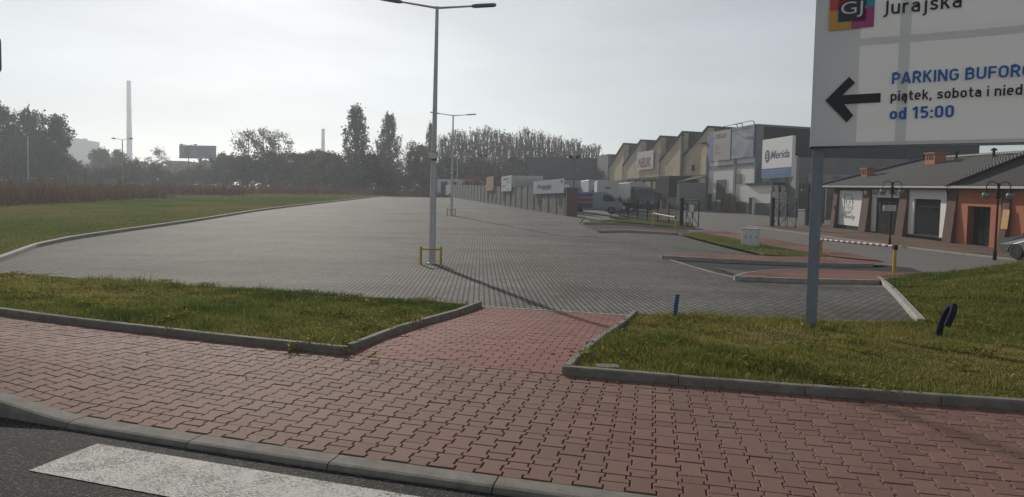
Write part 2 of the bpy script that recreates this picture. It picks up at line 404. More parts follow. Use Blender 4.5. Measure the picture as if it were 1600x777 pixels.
# grey block paving of the car park (shader joints: the blocks are a few pixels there)
def paver_mat(name, c1, c2, joint, bw=.2, bh=.1, rot=rad(90), jw=.008):
    mt = mat(name, c1, .85, spec=.15); n, l, b = nodes_of(mt)
    tcn = n.new("ShaderNodeTexCoord"); mpn = n.new("ShaderNodeMapping"); mpn.inputs["Rotation"].default_value = (0, 0, rot); l.new(tcn.outputs["Object"], mpn.inputs[0])
    br = n.new("ShaderNodeTexBrick"); br.inputs["Scale"].default_value = 1; br.inputs["Brick Width"].default_value = bw; br.inputs["Row Height"].default_value = bh
    br.inputs["Mortar Size"].default_value = jw; br.inputs["Mortar Smooth"].default_value = .3; br.inputs["Bias"].default_value = -.1
    br.inputs["Color1"].default_value = (*c1, 1); br.inputs["Color2"].default_value = (*c2, 1); br.inputs["Mortar"].default_value = (*joint, 1); l.new(mpn.outputs[0], br.inputs[0])
    mp2 = n.new("ShaderNodeMapping"); mp2.inputs["Scale"].default_value = (.05, .35, 1); l.new(tcn.outputs["Object"], mp2.inputs[0])
    t = n.new("ShaderNodeTexNoise"); t.inputs["Scale"].default_value = 2; t.inputs["Detail"].default_value = 8; t.inputs["Roughness"].default_value = .7; l.new(mp2.outputs[0], t.inputs[0])
    r = n.new("ShaderNodeMapRange"); r.inputs[1].default_value = .3; r.inputs[2].default_value = .7; r.inputs[3].default_value = .72; r.inputs[4].default_value = 1.22; l.new(t.outputs[0], r.inputs[0])
    m3 = n.new("ShaderNodeMix"); m3.data_type = 'RGBA'; m3.blend_type = 'MULTIPLY'; m3.inputs[0].default_value = 1
    t5 = n.new("ShaderNodeTexNoise"); t5.inputs["Scale"].default_value = .22; t5.inputs["Detail"].default_value = 9; t5.inputs["Roughness"].default_value = .72; l.new(tcn.outputs["Object"], t5.inputs[0])
    r5 = n.new("ShaderNodeMapRange"); r5.inputs[1].default_value = .47; r5.inputs[2].default_value = .66; r5.inputs[3].default_value = 1.10; r5.inputs[4].default_value = .60; l.new(t5.outputs[0], r5.inputs[0])
    m5 = n.new("ShaderNodeMix"); m5.data_type = 'RGBA'; m5.blend_type = 'MULTIPLY'; m5.inputs[0].default_value = 1; l.new(r5.outputs[0], m5.inputs[7])
    l.new(br.outputs[0], m3.inputs[6]); l.new(r.outputs[0], m3.inputs[7]); l.new(m3.outputs[2], m5.inputs[6]); l.new(m5.outputs[2], b.inputs["Base Color"])
    bp = n.new("ShaderNodeBump"); bp.inputs["Strength"].default_value = .6; bp.inputs["Distance"].default_value = .008; bp.invert = True
    l.new(br.outputs["Fac"], bp.inputs["Height"]); l.new(bp.outputs[0], b.inputs["Normal"])
    return mt
M_lot = paver_mat("grey_paving_block", (.135, .13, .12), (.19, .18, .168), (.022, .021, .02), rot=rad(87), jw=.016)
M_redfar = paver_mat("red_paving_far", (.205, .095, .078), (.24, .115, .095), (.07, .04, .033), rot=rad(15), jw=.008)
M_brownpave = paver_mat("brown_paving_far", (.17, .115, .09), (.22, .15, .115), (.07, .05, .04), rot=rad(4), jw=.008)

# kerb line along the inner edge of the pavement: y = yk(x)
def _z0(px, py): r_ = ray(px, py); d = -CAMH/r_[2]; return r_[0]*d, d
_kp = [_z0(*p) for p in ((25, 496), (270, 524), (535, 552.5), (877, 588), (1200, 613.5), (1600, 640))]
KC = np.polyfit([p[0] for p in _kp], [p[1] for p in _kp], 2)
def yk(x):
    xc = min(max(x, -7.5), 6.0); y = KC[0]*xc*xc+KC[1]*xc+KC[2]
    return y+(x-xc)*(2*KC[0]*xc+KC[1])
def ykn(x):
    s = KC[1]+2*KC[0]*min(max(x, -7.5), 6.0); n = math.hypot(1, s); return (-s/n, 1/n), (1/n, s/n)
# arc-length table
_ux = np.arange(-22, 14.001, .05); _uy = np.array([yk(x) for x in _ux]); _ul = np.concatenate([[0], np.cumsum(np.hypot(np.diff(_ux), np.diff(_uy)))])
_u0 = np.interp(0, _ux, _ul)
def uw(u, wv):
    x = float(np.interp(u+_u0, _ul, _ux)); (nx, ny), _ = ykn(x); return x+nx*wv, yk(x)+ny*wv
_xo, _yo = _z0(500, 704); PW = (yk(_xo)-_yo)*.972; print('PW', PW, KC)
def pave_z(x, y, wv): return .08*float(S((-3.2-x)/1.2))*float(S(-wv/1.6))       # pavement lifts towards the high kerb on the left
ROADZ = -.035

# base terrain, wide grid
def axis(a, b, near, far, n0):
    t = np.linspace(-1, 1, n0); return None
gx = np.unique(np.concatenate([np.arange(-60, 61, 4.0), np.arange(-640, -59, 20), np.arange(60, 641, 20)]))
gy = np.unique(np.concatenate([np.arange(-20, 130, 3.0), np.arange(130, 260, 8), np.arange(260, 720, 20), [-60]]))
GX, GY = np.meshgrid(gx, gy, indexing='ij')
GZ = g(GX, GY)-.10-.3*S((5.0-(GY+.25*GX))/1.0)
idx = np.arange(GX.size).reshape(GX.shape)
Fq = np.stack([idx[:-1, :-1], idx[1:, :-1], idx[1:, 1:], idx[:-1, 1:]], -1).reshape(-1, 4)
struct(npmesh("ground", np.stack([GX, GY, GZ], -1).reshape(-1, 3), [Fq], M_soil, smooth=True))

# road in the foreground, pavement bedding, car park
edge_out = [uw(u, -PW-.0) for u in np.arange(-14, 11.01, .5)]
kerb_front = [uw(u, -PW-.15) for u in np.arange(-14, 11.01, .5)]
sheet("road", [(-14.5, -14), (13, -14)]+[p for p in kerb_front[::-1]], 0, M_asph, 2.0, zf=lambda x, y: ROADZ)
inner = [uw(u, 0.02) for u in np.arange(-14, 11.01, .5)]
def bed_z(x, y):
    return -.014+.08*float(S((-3.2-x)/1.2))*float(S((yk(x)-y)*.97/1.6))
sheet("pavement_bedding", [p for p in edge_out]+inner[::-1], 0, M_joint, .5, zf=bed_z)

# paving blocks laid in half-metre courses, real geometry
def hw(ph):
    ph = ph % .2; d = min(ph, .2-ph)                         # distance from a wide end
    if d <= .042: return .0825
    if d >= .058: return .0600
    return .0825+(.0600-.0825)*(d-.042)/.016
BV = []; BF = []; BC = []
def add_block(outline, zfn, gapi=.0042, ch=.005, depth=.03):
    c = np.mean(outline, 0); n = len(outline); o = len(BV); h = random.gauss(0, .0012); tx, ty = random.gauss(0, .006), random.gauss(0, .006)
    def shrink(k):
        out = []
        for p in outline:
            d = np.array(p)-c; ln = max(np.hypot(*d), 1e-6); out.append(c+d*(1-k/ln))
        return out
    for k, z in ((gapi, -depth), (gapi, -ch), (gapi+ch, 0)):
        for p in shrink(k):
            x, y = zfn(p)
            BV.append((x[0], x[1], y+z+h+(p[0]-c[0])*tx+(p[1]-c[1])*ty))
    rv = random.random() if random.random() > .06 else random.choice((-.9, 1.8))
    for r_ in range(2):
        for k in range(n):
            BF.append((o+r_*n+k, o+r_*n+(k+1) % n, o+(r_+1)*n+(k+1) % n, o+(r_+1)*n+k)); BC.append(rv)
    BF.append(tuple(o+2*n+k for k in range(n))); BC.append(rv)
def finish_blocks(name, mt):
    global BV, BF, BC
    me = bpy.data.meshes.new(name); me.from_pydata(BV, [], BF); me.materials.append(mt)
    a = me.attributes.new("block", 'FLOAT', 'FACE'); a.data.foreach_set("value", BC)
    o = bpy.data.objects.new(name, me); col.objects.link(o); struct(o); BV = []; BF = []; BC = []
    return o
def side_pts(v0, v1, sgn, ph0):
    cuts = [v0]+[v for k in range(-3, 6) for v in (ph0+k*.2+.042, ph0+k*.2+.058, ph0+k*.2+.142, ph0+k*.2+.158) if v0+.002 < v < v1-.002]+[v1]
    return [(sgn*hw(v-ph0), v) for v in sorted(cuts)]
PITCHU = .1425
for ci in range(int(-13/PITCHU), int(9.5/PITCHU)):
    uc = ci*PITCHU; odd = ci % 2
    for mod in range(5):
        vb = -2.5+mod*.5
        cuts = (0, .2, .4, .5) if not odd else (0, .1, .3, .5)
        ph0 = 0 if not odd else .1
        for a, b_ in zip(cuts[:-1], cuts[1:]):
            lo, hi = vb+a, vb+b_
            if hi <= -PW+.01: continue
            r_ = side_pts(a, b_, 1, ph0); l_ = side_pts(a, b_, -1, ph0)
            out = [(uc+p[0], max(vb+p[1], -PW)) for p in r_]+[(uc+p[0], max(vb+p[1], -PW)) for p in l_[::-1]]
            if max(p[1] for p in out)-min(p[1] for p in out) < .02: continue
            oo = []
            for p in out:
                if not oo or abs(p[0]-oo[-1][0])+abs(p[1]-oo[-1][1]) > .003: oo.append(p)
            def zfn(p):
                xy = uw(p[0], p[1]); return xy, pave_z(xy[0], xy[1], p[1])
            add_block([np.array(p) for p in oo], zfn)
finish_blocks("pavement", M_redblock)

# brick path between the two lawns
pl0, pl1 = gp(540, 552.5).to_2d(), gp(752, 479).to_2d(); pr0, pr1 = gp(879, 588).to_2d(), gp(990, 493).to_2d()
path_poly = [pl0-Vector((.05, 0)), pr0+Vector((.05, -.02)), pr1+Vector((.05, 0)), pl1-Vector((.05, 0))]
sheet("path_bedding", [(pl0.x-.06, yk(pl0.x-.06)), (pr0.x+.06, yk(pr0.x+.06)), (pr1.x+.05, pr1.y), (pl1.x-.05, pl1.y)], -.012, M_joint, 1.0)
pv = Vector((pl1.x-pl0.x, pl1.y-pl0.y)); 
pp = np.array([[p.x, p.y] for p in path_poly])
ang = math.atan(-.225)
e1 = np.array([math.cos(ang), math.sin(ang)]); e2 = np.array([-e1[1], e1[0]])
for r_ in range(-4, 60):
    for k in range(-14, 16):
        c = np.array([pl0.x, yk(pl0.x)])+e1*(k*.2+(.1 if r_ % 2 else 0)+.37)+e2*(r_*.1+.06)
        if not inpoly(c[None]+e2*.03, pp)[0] or c[1] < yk(c[0])-.02: continue
        out = [c+e1*a*.1+e2*b_*.05 for a, b_ in ((-1, -1), (1, -1), (1, 1), (-1, 1))]
        out = [np.array([p[0], max(p[1], yk(p[0])+.003)]) for p in out]
        add_block(out, lambda p: ((p[0], p[1]), gz(p[0], p[1])), gapi=.003, ch=.004)
finish_blocks("brick_path", M_redbrick)
kerb("path_edge", [pl1, pr1], .08, .004, .1, M_kerb, 1.0, .004)

# car park
kl = gpl([(0, 408), (57, 386), (114, 374), (191, 362.5), (299, 347), (400, 330.5), (458, 323), (566, 310.6), (598.6, 307)])
d0 = (kl[0]-kl[1]).normalized(); kl = [kl[0]+d0*4]+kl
fN, fF = gp(883, 337).to_2d(), gp(708, 309).to_2d()
lot_near = gpl([(0, 428), (250, 446), (520, 463), (753, 479), (990, 493), (1250, 502), (1442, 508)])
dn = (lot_near[0]-lot_near[2]).normalized()
lot_right = gpl([(1372, 438), (1148, 433), (1120, 427), (1032, 401.5)])
isl2_top = gpl([(1062, 397), (1195, 399)])
strip_line = gpl([(1150, 384), (1060, 367), (1048, 365), (935, 362), (905, 350)])
LOT = [lot_near[0]+dn*5]+lot_near+lot_right+isl2_top+strip_line+[gp(915, 338).to_2d(), fN+Vector((.9, .3)), fF]+gpl([(672, 309), (598, 307)])+kl[::-1]
sheet("asphalt_yard", [(6.5, 12), (16, 12), (60, 6), (62, 118), (-4, 118), (2.5, 60), (3.0, 50), (2.5, 30), (4.0, 18)], -.03, M_asph2, 2.0)
sheet("car_park", LOT, .0, M_lot, 2.0)
kerb("car_park_kerb", kl[::-1], .16, .13, .3, M_kerb, 1.0)
kerb("car_park_end_kerb", [kl[-1], gp(672, 309).to_2d(), fF+Vector((-.4, 0))], .16, .10, .3, M_kerb, 1.0)

# entry of new asphalt between the islands
sheet("entry_road", gpl([(1032, 402), (1120, 428), (1148, 434), (1376, 441), (1400, 432), (1450, 428), (1425, 418), (1380, 413), (1230, 410), (1100, 405)]), -.022, M_asph3, 2.0)
kerb("entry_edge", gpl([(1036, 402.3), (1120, 427.3), (1146, 433)]), .10, .004, .1, M_kerb, 1.0)
sheet("entry_road_far", gpl([(905, 350), (935, 362.5), (1048, 366), (1075, 362), (1100, 358), (1082, 354), (990, 352)]), -.022, M_asph3, 2.0)
def island(name, top_pts, mt, up=.11, edge=None, kerbname=None, kw=.12, top=None):
    P = gpl(top_pts, up)
    sheet(name, P, up-.012, mt, 2.0)
    if edge:
        E = gpl(edge, up); kerb(kerbname or name+"_kerb", E, kw, up, .2, M_kerb, 1.0)
    if top: kerb(name+"_kerb", gpl(top, up), .08, up-.003, .2, M_kerb, 1.0)
# traffic islands
island("island_near", [(1147, 431), (1165, 425.5), (1200, 421.5), (1260, 420), (1330, 421.5), (1398, 424), (1452, 425.5), (1372, 437.5), (1260, 435)], M_redfar,
       edge=[(1147, 431), (1165, 432.3), (1260, 435), (1372, 437.5)], top=[(1260, 420), (1200, 421.5), (1165, 425.5), (1149, 430)])
island("island_far", [(1033, 399), (1066, 396.5), (1150, 397.5), (1254, 400.5), (1300, 402.5), (1350, 406.5), (1381, 410), (1370, 411.8), (1300, 411), (1180, 406.5), (1100, 403)], M_redfar,
       edge=[(1033, 399), (1100, 403), (1180, 406.5), (1300, 411), (1362, 411.8)], top=[(1150, 397.5), (1066, 396.5), (1036, 398.6)])
island("island_back", [(935, 360), (945, 357.5), (1000, 358.5), (1050, 361), (1075, 363), (1048, 363.8)], M_redfar,
       edge=[(935, 360), (1048, 363.8), (1060, 364.6)])
# grass strip with the cabinet, and the footway beside it
island("grass_strip", [(1060, 365), (1085, 363.5), (1140, 372), (1200, 384), (1300, 401), (1254, 401), (1195, 398)], M_lawn, up=.10,
       edge=[(1060, 365), (1110, 375.5), (1150, 384), (1195, 397.5)])
sheet("footway", gpl([(1085, 362), (1130, 362.5), (1200, 372), (1262, 384), (1330, 397), (1385, 409), (1350, 406), (1300, 401), (1200, 384), (1140, 372)]), .02, M_redfar, 2.0)
island("grass_island", [(912, 347), (1000, 349), (1082, 354.5), (1079, 348), (1030, 343), (975, 338.5), (952, 338.5), (995, 344)], M_lawn, up=.10,
       edge=[(912, 347.5), (1000, 350.5), (1082, 355)], top=[(952, 338), (995, 344)])
# pavement in front of the low shop building
sheet("shop_pavement", [(19.5, 50.5), (21.5, 36), (22.4, 27), (23.6, 15), (31, 15), (30, 34), (27.6, 52)], .05, M_brownpave, 2.0)
kerb("shop_kerb", [(19.5, 50.5), (21.5, 36), (22.4, 27), (23.6, 15)], .14, .055, .15, M_kerb, 1.0)

# ---------------------------------------------------------------- lawns
abk = [gp(1441, 509).to_2d(), gp(1372, 438).to_2d()]
def bump_r(x, y):
    a, b = abk; t = (b-a).normalized(); nrm = (t.y, -t.x)      # to the right of the kerb
    d = (x-a.x)*nrm[0]+(y-a.y)*nrm[1]
    return .66*S((d-.1)/4.2)*S((y-8.6)/5.0)*(1-S((y-16.0)/4.0))*(1-.5*S((x-16)/10))
def lawn_noise(x, y):
    return .022*np.sin(1.7*x+.6*y)*np.sin(1.3*y-.4*x+1)+.012*np.sin(4.1*x+2)*np.sin(3.7*y+x)
kin = lambda a, b, n: [uw(u, .04) for u in np.linspace(a, b, n)]
def u_at(x): return float(np.interp(x, _ux, _ul))-float(_u0)
LAWN_L = [Vector(p) for p in kin(-14, u_at(pl0.x)-.04, 30)]+[pl1-Vector((.08, 0))]+[p+Vector((.0, -.05)) for p in lot_near[2::-1]]+[lot_near[0]+dn*5]
LAWN_R = [Vector(p) for p in kin(u_at(pr0.x)+.04, 10.5, 22)]+[Vector((26, 4.5)), Vector((27, 12)), Vector((22, 18.2)), Vector((17, 19.0)), gp(1452, 427).to_2d(), gp(1385, 436).to_2d()]+[abk[1]+Vector((.06, 0)), abk[0]+Vector((.08, 0))]+[p+Vector((0, -.05)) for p in lot_near[5:3:-1]]
def zl(x, y): return g(x, y)+.045+lawn_noise(x, y)*np.clip((np.asarray(y)-5)/2, 0, 1)
def zr(x, y): return zl(x, y)+bump_r(x, y)
def lawn(name, poly, zfun): return sheet(name, poly, 0, M_lawn, .5, zf=lambda x, y: float(zfun(x, y)))
lawn("lawn_by_pavement", LAWN_L, zl); lawn("lawn_with_bank", LAWN_R, zr)
kerb("lawn_kerb", [Vector(p) for p in kin(-7.6, u_at(pl0.x), 30)], .085, .075, .2, M_kerb2, 1.0, .007, side=0)
kerb("lawn_path_kerb", [pl0+Vector((.02, .09)), pl1+Vector((-.03, .02))], .085, .085, .2, M_kerb2, 1.0, .007)
kerb("bank_lawn_kerb", [Vector(p) for p in kin(u_at(pr0.x), 10.0, 24)], .085, .075, .2, M_kerb2, 1.0, .007)
kerb("bank_path_kerb", [pr0+Vector((.05, .10)), pr1+Vector((.03, .02))], .085, .085, .2, M_kerb2, 1.0, .007)
kerb("bank_kerb", abk, .12, .10, .3, M_kerb, 1.0, zf=lambda x, y: gz(x, y))
# field left of the car park
kout = [p+Vector((-.15, .15)) for p in kl]
FIELD = [Vector((-70, kl[0].y-4))]+kout[:1]+kout+[Vector((-26, 100)), Vector((-110, 110)), Vector((-110, 20))]
def zfld(x, y): return g(x, y)+.07+.05*np.sin(.35*x+.2*y)*np.sin(.28*y)
sheet("field", FIELD, 0, M_field, 2.0, zf=lambda x, y: float(zfld(x, y)))

# road kerb: high on the left, dropped at the crossing
def kerb_road():
    mb = MB(); us = [-12.5+k for k in range(0, 23)]
    def topz(x): return .085*float(S((-3.0-x)/1.0))+.002
    for a, b_ in zip(us[:-1], us[1:]):
        a2, b2 = a+.004, b_-.004; segs = np.linspace(a2, b2, 5); base = len(mb.v); vs = []; fs = []
        for u in segs:
            for (o, kind) in ((-PW-.15, 'b'), (-PW-.15, 'm'), (-PW-.147, 's'), (-PW-.135, 't0'), (-PW-.115, 't'), (-PW-.004, 't'), (-PW+.0, 's2'), (-PW, 'b')):
                x, y = uw(u, o); z = topz(x)
                zz = {'b': -.3, 'm': ROADZ+.012 if z < .03 else z-.045, 's': z-.026, 't0': z-.006, 't': z, 's2': z-.006}[kind]
                vs.append((x, y, zz))
        n = 8
        for i in range(4):
            for k in range(n-1): fs.append((i*n+k, i*n+k+1, (i+1)*n+k+1, (i+1)*n+k))
        fs += [tuple(range(n-1, -1, -1)), tuple(range(4*n, 5*n))]
        mb.add(vs, fs)
    return struct(mb.build("road_kerb", M_kerb2, smooth=False))
kerb_road()
# crossing stripe, worn thermoplastic paint
mtp = mat("worn_white_paint", (.62, .60, .57), .75); n, l, b = nodes_of(mtp)
tcn = n.new("ShaderNodeTexCoord"); v = n.new("ShaderNodeTexVoronoi"); v.inputs["Scale"].default_value = 100; l.new(tcn.outputs["Object"], v.inputs[0])
t = n.new("ShaderNodeTexNoise"); t.inputs["Scale"].default_value = 5; t.inputs["Detail"].default_value = 8; t.inputs["Roughness"].default_value = .75; l.new(tcn.outputs["Object"], t.inputs[0])
sep = n.new("ShaderNodeSeparateColor"); l.new(v.outputs["Color"], sep.inputs[0])
ad = n.new("ShaderNodeMath"); ad.operation = 'MULTIPLY_ADD'; ad.inputs[1].default_value = .35; l.new(sep.outputs[0], ad.inputs[0]); l.new(t.outputs[0], ad.inputs[2])
r = n.new("ShaderNodeMapRange"); r.inputs[1].default_value = .60; r.inputs[2].default_value = .86; l.new(ad.outputs[0], r.inputs[0])
mx = n.new("ShaderNodeMix"); mx.data_type = 'RGBA'; mx.inputs[6].default_value = (.46, .445, .425, 1); mx.inputs[7].default_value = (.12, .115, .11, 1); l.new(r.outputs[0], mx.inputs[0]); l.new(mx.outputs[2], b.inputs["Base Color"])
bp = n.new("ShaderNodeBump"); bp.inputs["Strength"].default_value = .6; bp.inputs["Distance"].default_value = .006; bp.invert = True; l.new(v.outputs["Distance"], bp.inputs["Height"]); l.new(bp.outputs[0], b.inputs["Normal"])
def roadpt(px, py):
    r_ = ray(px, py); d = (ROADZ-CAMH)/r_[2]; return Vector((r_[0]*d, d))
c0 = roadpt(152, 694); c1 = roadpt(45, 736); c2 = roadpt(400, 735)
dd = (c2-c0).normalized(); cp = [c0, c1, c1+dd*4.0, c0+dd*4.0]
sheet("crossing_stripe", cp, 0, mtp, 2.0, zf=lambda x, y: ROADZ+.004)
pd = (c1-c0).normalized()*1.0
sheet("crossing_stripe", [p+pd for p in cp], 0, mtp, 2.0, zf=lambda x, y: ROADZ+.004)

# ================================================================== GRASS
def blade_mat(name, cols, trans=.35):
    mt = bpy.data.materials.new(name); mt.use_nodes = True; n, l, b = nodes_of(mt); b.inputs["Roughness"].default_value = .6; b.inputs["Specular IOR Level"].default_value = 0
    a = n.new("ShaderNodeAttribute"); a.attribute_name = "tint"
    rp = n.new("ShaderNodeValToRGB"); rp.color_ramp.elements[0].color = (*cols[0], 1); rp.color_ramp.elements[1].color = (*cols[-1], 1)
    for i, c in enumerate(cols[1:-1]):
        e = rp.color_ramp.elements.new((i+1)/(len(cols)-1)); e.color = (*c, 1)
    l.new(a.outputs["Fac"], rp.inputs[0]); l.new(rp.outputs[0], b.inputs["Base Color"])
    tr = n.new("ShaderNodeBsdfTranslucent"); l.new(rp.outputs[0], tr.inputs[0]); ms = n.new("ShaderNodeMixShader"); ms.inputs[0].default_value = trans
    l.new(b.outputs[0], ms.inputs[1]); l.new(tr.outputs[0], ms.inputs[2]); l.new(ms.outputs[0], n["Material Output"].inputs[0])
    return mt
M_blade = blade_mat("grass_blade", [(.050, .085, .022), (.150, .180, .040), (.27, .235, .07), (.42, .33, .15)], .5)
M_fblade = blade_mat("field_blade", [(.075, .12, .035), (.125, .17, .05), (.175, .19, .065), (.235, .205, .10)], .45)
M_weedst = blade_mat("dry_weed", [(.075, .042, .028), (.125, .07, .047), (.155, .092, .062), (.17, .125, .07)], .25)
def fbm(x, y, s, seed=0):
    o = 0
    for k in range(4):
        f = s*1.9**k; o = o+np.sin(x*f*1.0+seed+k*1.7+1.3*np.sin(y*f*.7+k))*np.cos(y*f*1.1-seed*.7+k*2.1+1.1*np.sin(x*f*.6))*.55**k
    return o
def sample_poly(poly, dens, jitter=1.0):
    P = np.array([[p[0], p[1]] for p in poly]); lo, hi = P.min(0), P.max(0); n = int((hi[0]-lo[0])*(hi[1]-lo[1])*dens)
    q = RNG.uniform(lo, hi, (n, 2)); return q[inpoly(q, P)]
def inview(q, marg=.03):
    return np.abs(q[:, 0]/np.maximum(q[:, 1], .1)) < .842+marg
def blades(name, q, zfun, h, wd, mt, tint, lean=.5, hv=.35):
    n = len(q); th = RNG.uniform(0, 2*np.pi, n); az = RNG.uniform(0, 2*np.pi, n); ln = RNG.normal(0, lean, n)
    hh = h*np.exp(RNG.normal(0, hv, n)); ww = wd*RNG.uniform(.6, 1.3, n)
    z = zfun(q[:, 0], q[:, 1])-.006
    base = np.stack([q[:, 0], q[:, 1], z], 1); sd = np.stack([np.cos(th), np.sin(th), np.zeros(n)], 1)*ww[:, None]/2
    dv = np.stack([np.cos(az)*ln, np.sin(az)*ln, np.ones(n)], 1); dv /= np.linalg.norm(dv, axis=1)[:, None]
    mid = base+dv*hh[:, None]*.55; drop = np.stack([np.cos(az)*ln, np.sin(az)*ln, -np.abs(ln)*.35], 1)*hh[:, None]*.3
    tip = base+dv*hh[:, None]+drop
    V = np.stack([base-sd, base+sd, mid+sd*.75, mid-sd*.75, tip], 1).reshape(-1, 3); o = (np.arange(n)*5)[:, None]
    Q = o+np.array([[0, 1, 2, 3]]); T = o+np.array([[3, 2, 4]])
    ob = npmesh(name, V, [Q, T], mt)
    a = ob.data.attributes.new("tint", 'FLOAT', 'POINT'); a.data.foreach_set("value", np.repeat(np.clip(tint, 0, 1), 5).astype(np.float32))
    return ob
def lawn_blades(name, poly, zfun, label, dmax=30):
    parts = []
    for (dlo, dhi, dens, h, wd) in ((0, 8.5, 4600, .036, .005), (8.5, 11.5, 3300, .042, .0065), (11.5, 30, 1300, .05, .011)):
        q = sample_poly(poly, dens); q = q[inview(q) & (q[:, 1] >= dlo) & (q[:, 1] < dhi)]
        thin = fbm(q[:, 0], q[:, 1], 1.1, 3)
        q = q[RNG.uniform(0, 1, len(q)) < np.clip(.9+.3*thin, .7, 1)]
        parts.append((q, h, wd))
    Q = np.concatenate([p[0] for p in parts]); H = np.concatenate([np.full(len(p[0]), p[1]) for p in parts]); W = np.concatenate([np.full(len(p[0]), p[2]) for p in parts])
    cl = fbm(Q[:, 0], Q[:, 1], .9, 1.0); c2 = fbm(Q[:, 0], Q[:, 1], 3.4, 6.0); H = H*np.clip(1.05+.6*cl+.55*c2, .5, 2.5)
    tint = .42-.16*cl-.16*c2+.2*fbm(Q[:, 0], Q[:, 1], .35, 5)+RNG.normal(0, .16, len(Q))+(RNG.uniform(0, 1, len(Q)) < .03)*.45
    return stuff(blades(name, Q, zfun, H, W, M_blade, tint), label, "grass")
lawn_blades("lawn_grass", LAWN_L, zl, "short green grass of the lawn left of the brick path")
lawn_blades("bank_grass", LAWN_R, zr, "green grass of the lawn and bank around the big sign's post")
# clover and weed leaves in clumps
def weeds(name, centers, zfun, label, r=.2, n=90, size=.016):
    q = []; 
    for c in centers:
        k = int(n*random.uniform(.5, 1.4)); q.append(np.array(c)+RNG.normal(0, r*.5, (k, 2)))
    q = np.concatenate(q); m_ = len(q); z = zfun(q[:, 0], q[:, 1])+RNG.uniform(.02, .085, m_); s = size*RNG.uniform(.6, 1.5, m_)
    th = RNG.uniform(0, 2*np.pi, m_); ti = RNG.normal(0, .45, (m_, 2)); a = np.stack([np.cos(th), np.sin(th), ti[:, 0]], 1)*s[:, None]; b_ = np.stack([-np.sin(th), np.cos(th), ti[:, 1]], 1)*s[:, None]*.7
    c = np.stack([q[:, 0], q[:, 1], z], 1)
    V = np.stack([c-a, c-b_, c+a, c+b_], 1).reshape(-1, 3); ob = npmesh(name, V, [(np.arange(m_)*4)[:, None]+np.array([[0, 1, 2, 3]])], M_blade)
    at_ = ob.data.attributes.new("tint", 'FLOAT', 'POINT'); at_.data.foreach_set("value", np.repeat(np.clip(RNG.normal(.50, .16, m_), 0, 1), 4).astype(np.float32))
    return stuff(ob, label, "weeds")
cl_ = sample_poly(LAWN_L, 2.6); cl_ = cl_[inview(cl_)]; weeds("clover", cl_, zl, "clover and broad leaf weeds in the lawn left of the path")
cl_ = sample_poly(LAWN_R, 2.6); cl_ = cl_[inview(cl_) & (cl_[:, 1] < 16)]; weeds("clover", cl_, zr, "clover and broad leaf weeds in the lawn around the sign post")
weeds("kerb_weeds", [gp(*p).to_2d() for p in ((455, 549), (268, 523), (240, 520), (155, 502), (583, 562), (1262, 613), (540, 555), (430, 540))], lambda x, y: g(x, y)+.0, "small green weeds growing along the pavement kerb", r=.07, n=70, size=.012)
# field grass and the belt of dry reddish weeds
q = sample_poly(FIELD, 150); q = q[inview(q) & (q[:, 1] < 62)]
tint = .50+.42*fbm(q[:, 0], q[:, 1], .12, 2)+.2*fbm(q[:, 0], q[:, 1], .6, 4)+RNG.normal(0, .1, len(q))
stuff(blades("field_grass", q, zfld, .06*(1+q[:, 1]/90), .007+.0006*q[:, 1], M_fblade, tint), "green field grass beside the car park's long kerb", "grass")
q = sample_poly(FIELD, 14); q = q[inview(q) & (q[:, 1] >= 62)]
stuff(blades("field_grass", q, zfld, .17, .045, M_fblade, .42+.25*fbm(q[:, 0], q[:, 1], .12, 2)+RNG.normal(0, .15, len(q))), "paler field grass near the belt of dry weeds", "grass")
wp = [(-150, 62)]+gpl([(-60, 326), (0, 325), (100, 321), (200, 315), (300, 309.5), (400, 306.5), (500, 305.5)])+[(-26, 98), (-13, 103), (-6, 110), (-40, 118), (-110, 110), (-150, 104)]
q = sample_poly(wp, 15); q = q[inview(q)]
k = fbm(q[:, 0], q[:, 1], .22, 8); q = q[k > -.45]
stuff(blades("dry_weeds", q, lambda x, y: g(x, y)-.05, .8, .085, M_weedst, .35+.2*fbm(q[:, 0], q[:, 1], .2, 4)+RNG.normal(0, .2, len(q)), lean=.4, hv=.5), "tall dry reddish brown weeds across the far side of the field", "weeds")
strip_poly = gpl([(1060, 365), (1085, 363.5), (1140, 372), (1200, 384), (1300, 401), (1254, 401), (1195, 398)], .1)
isl_poly = gpl([(912, 347), (1000, 349), (1082, 354.5), (1079, 348), (1030, 343), (975, 338.5), (952, 338.5), (995, 344)], .1)
for p_, lb in ((strip_poly, "short grass on the strip with the grey cabinet"), (isl_poly, "short grass on the island by the entrance gate")):
    q = sample_poly(p_, 350); stuff(blades("verge_grass", q, lambda x, y: g(x, y)+.085, .07, .025, M_fblade, .5+.25*fbm(q[:, 0], q[:, 1], .5, 2)+RNG.normal(0, .15, len(q))), lb, "grass")

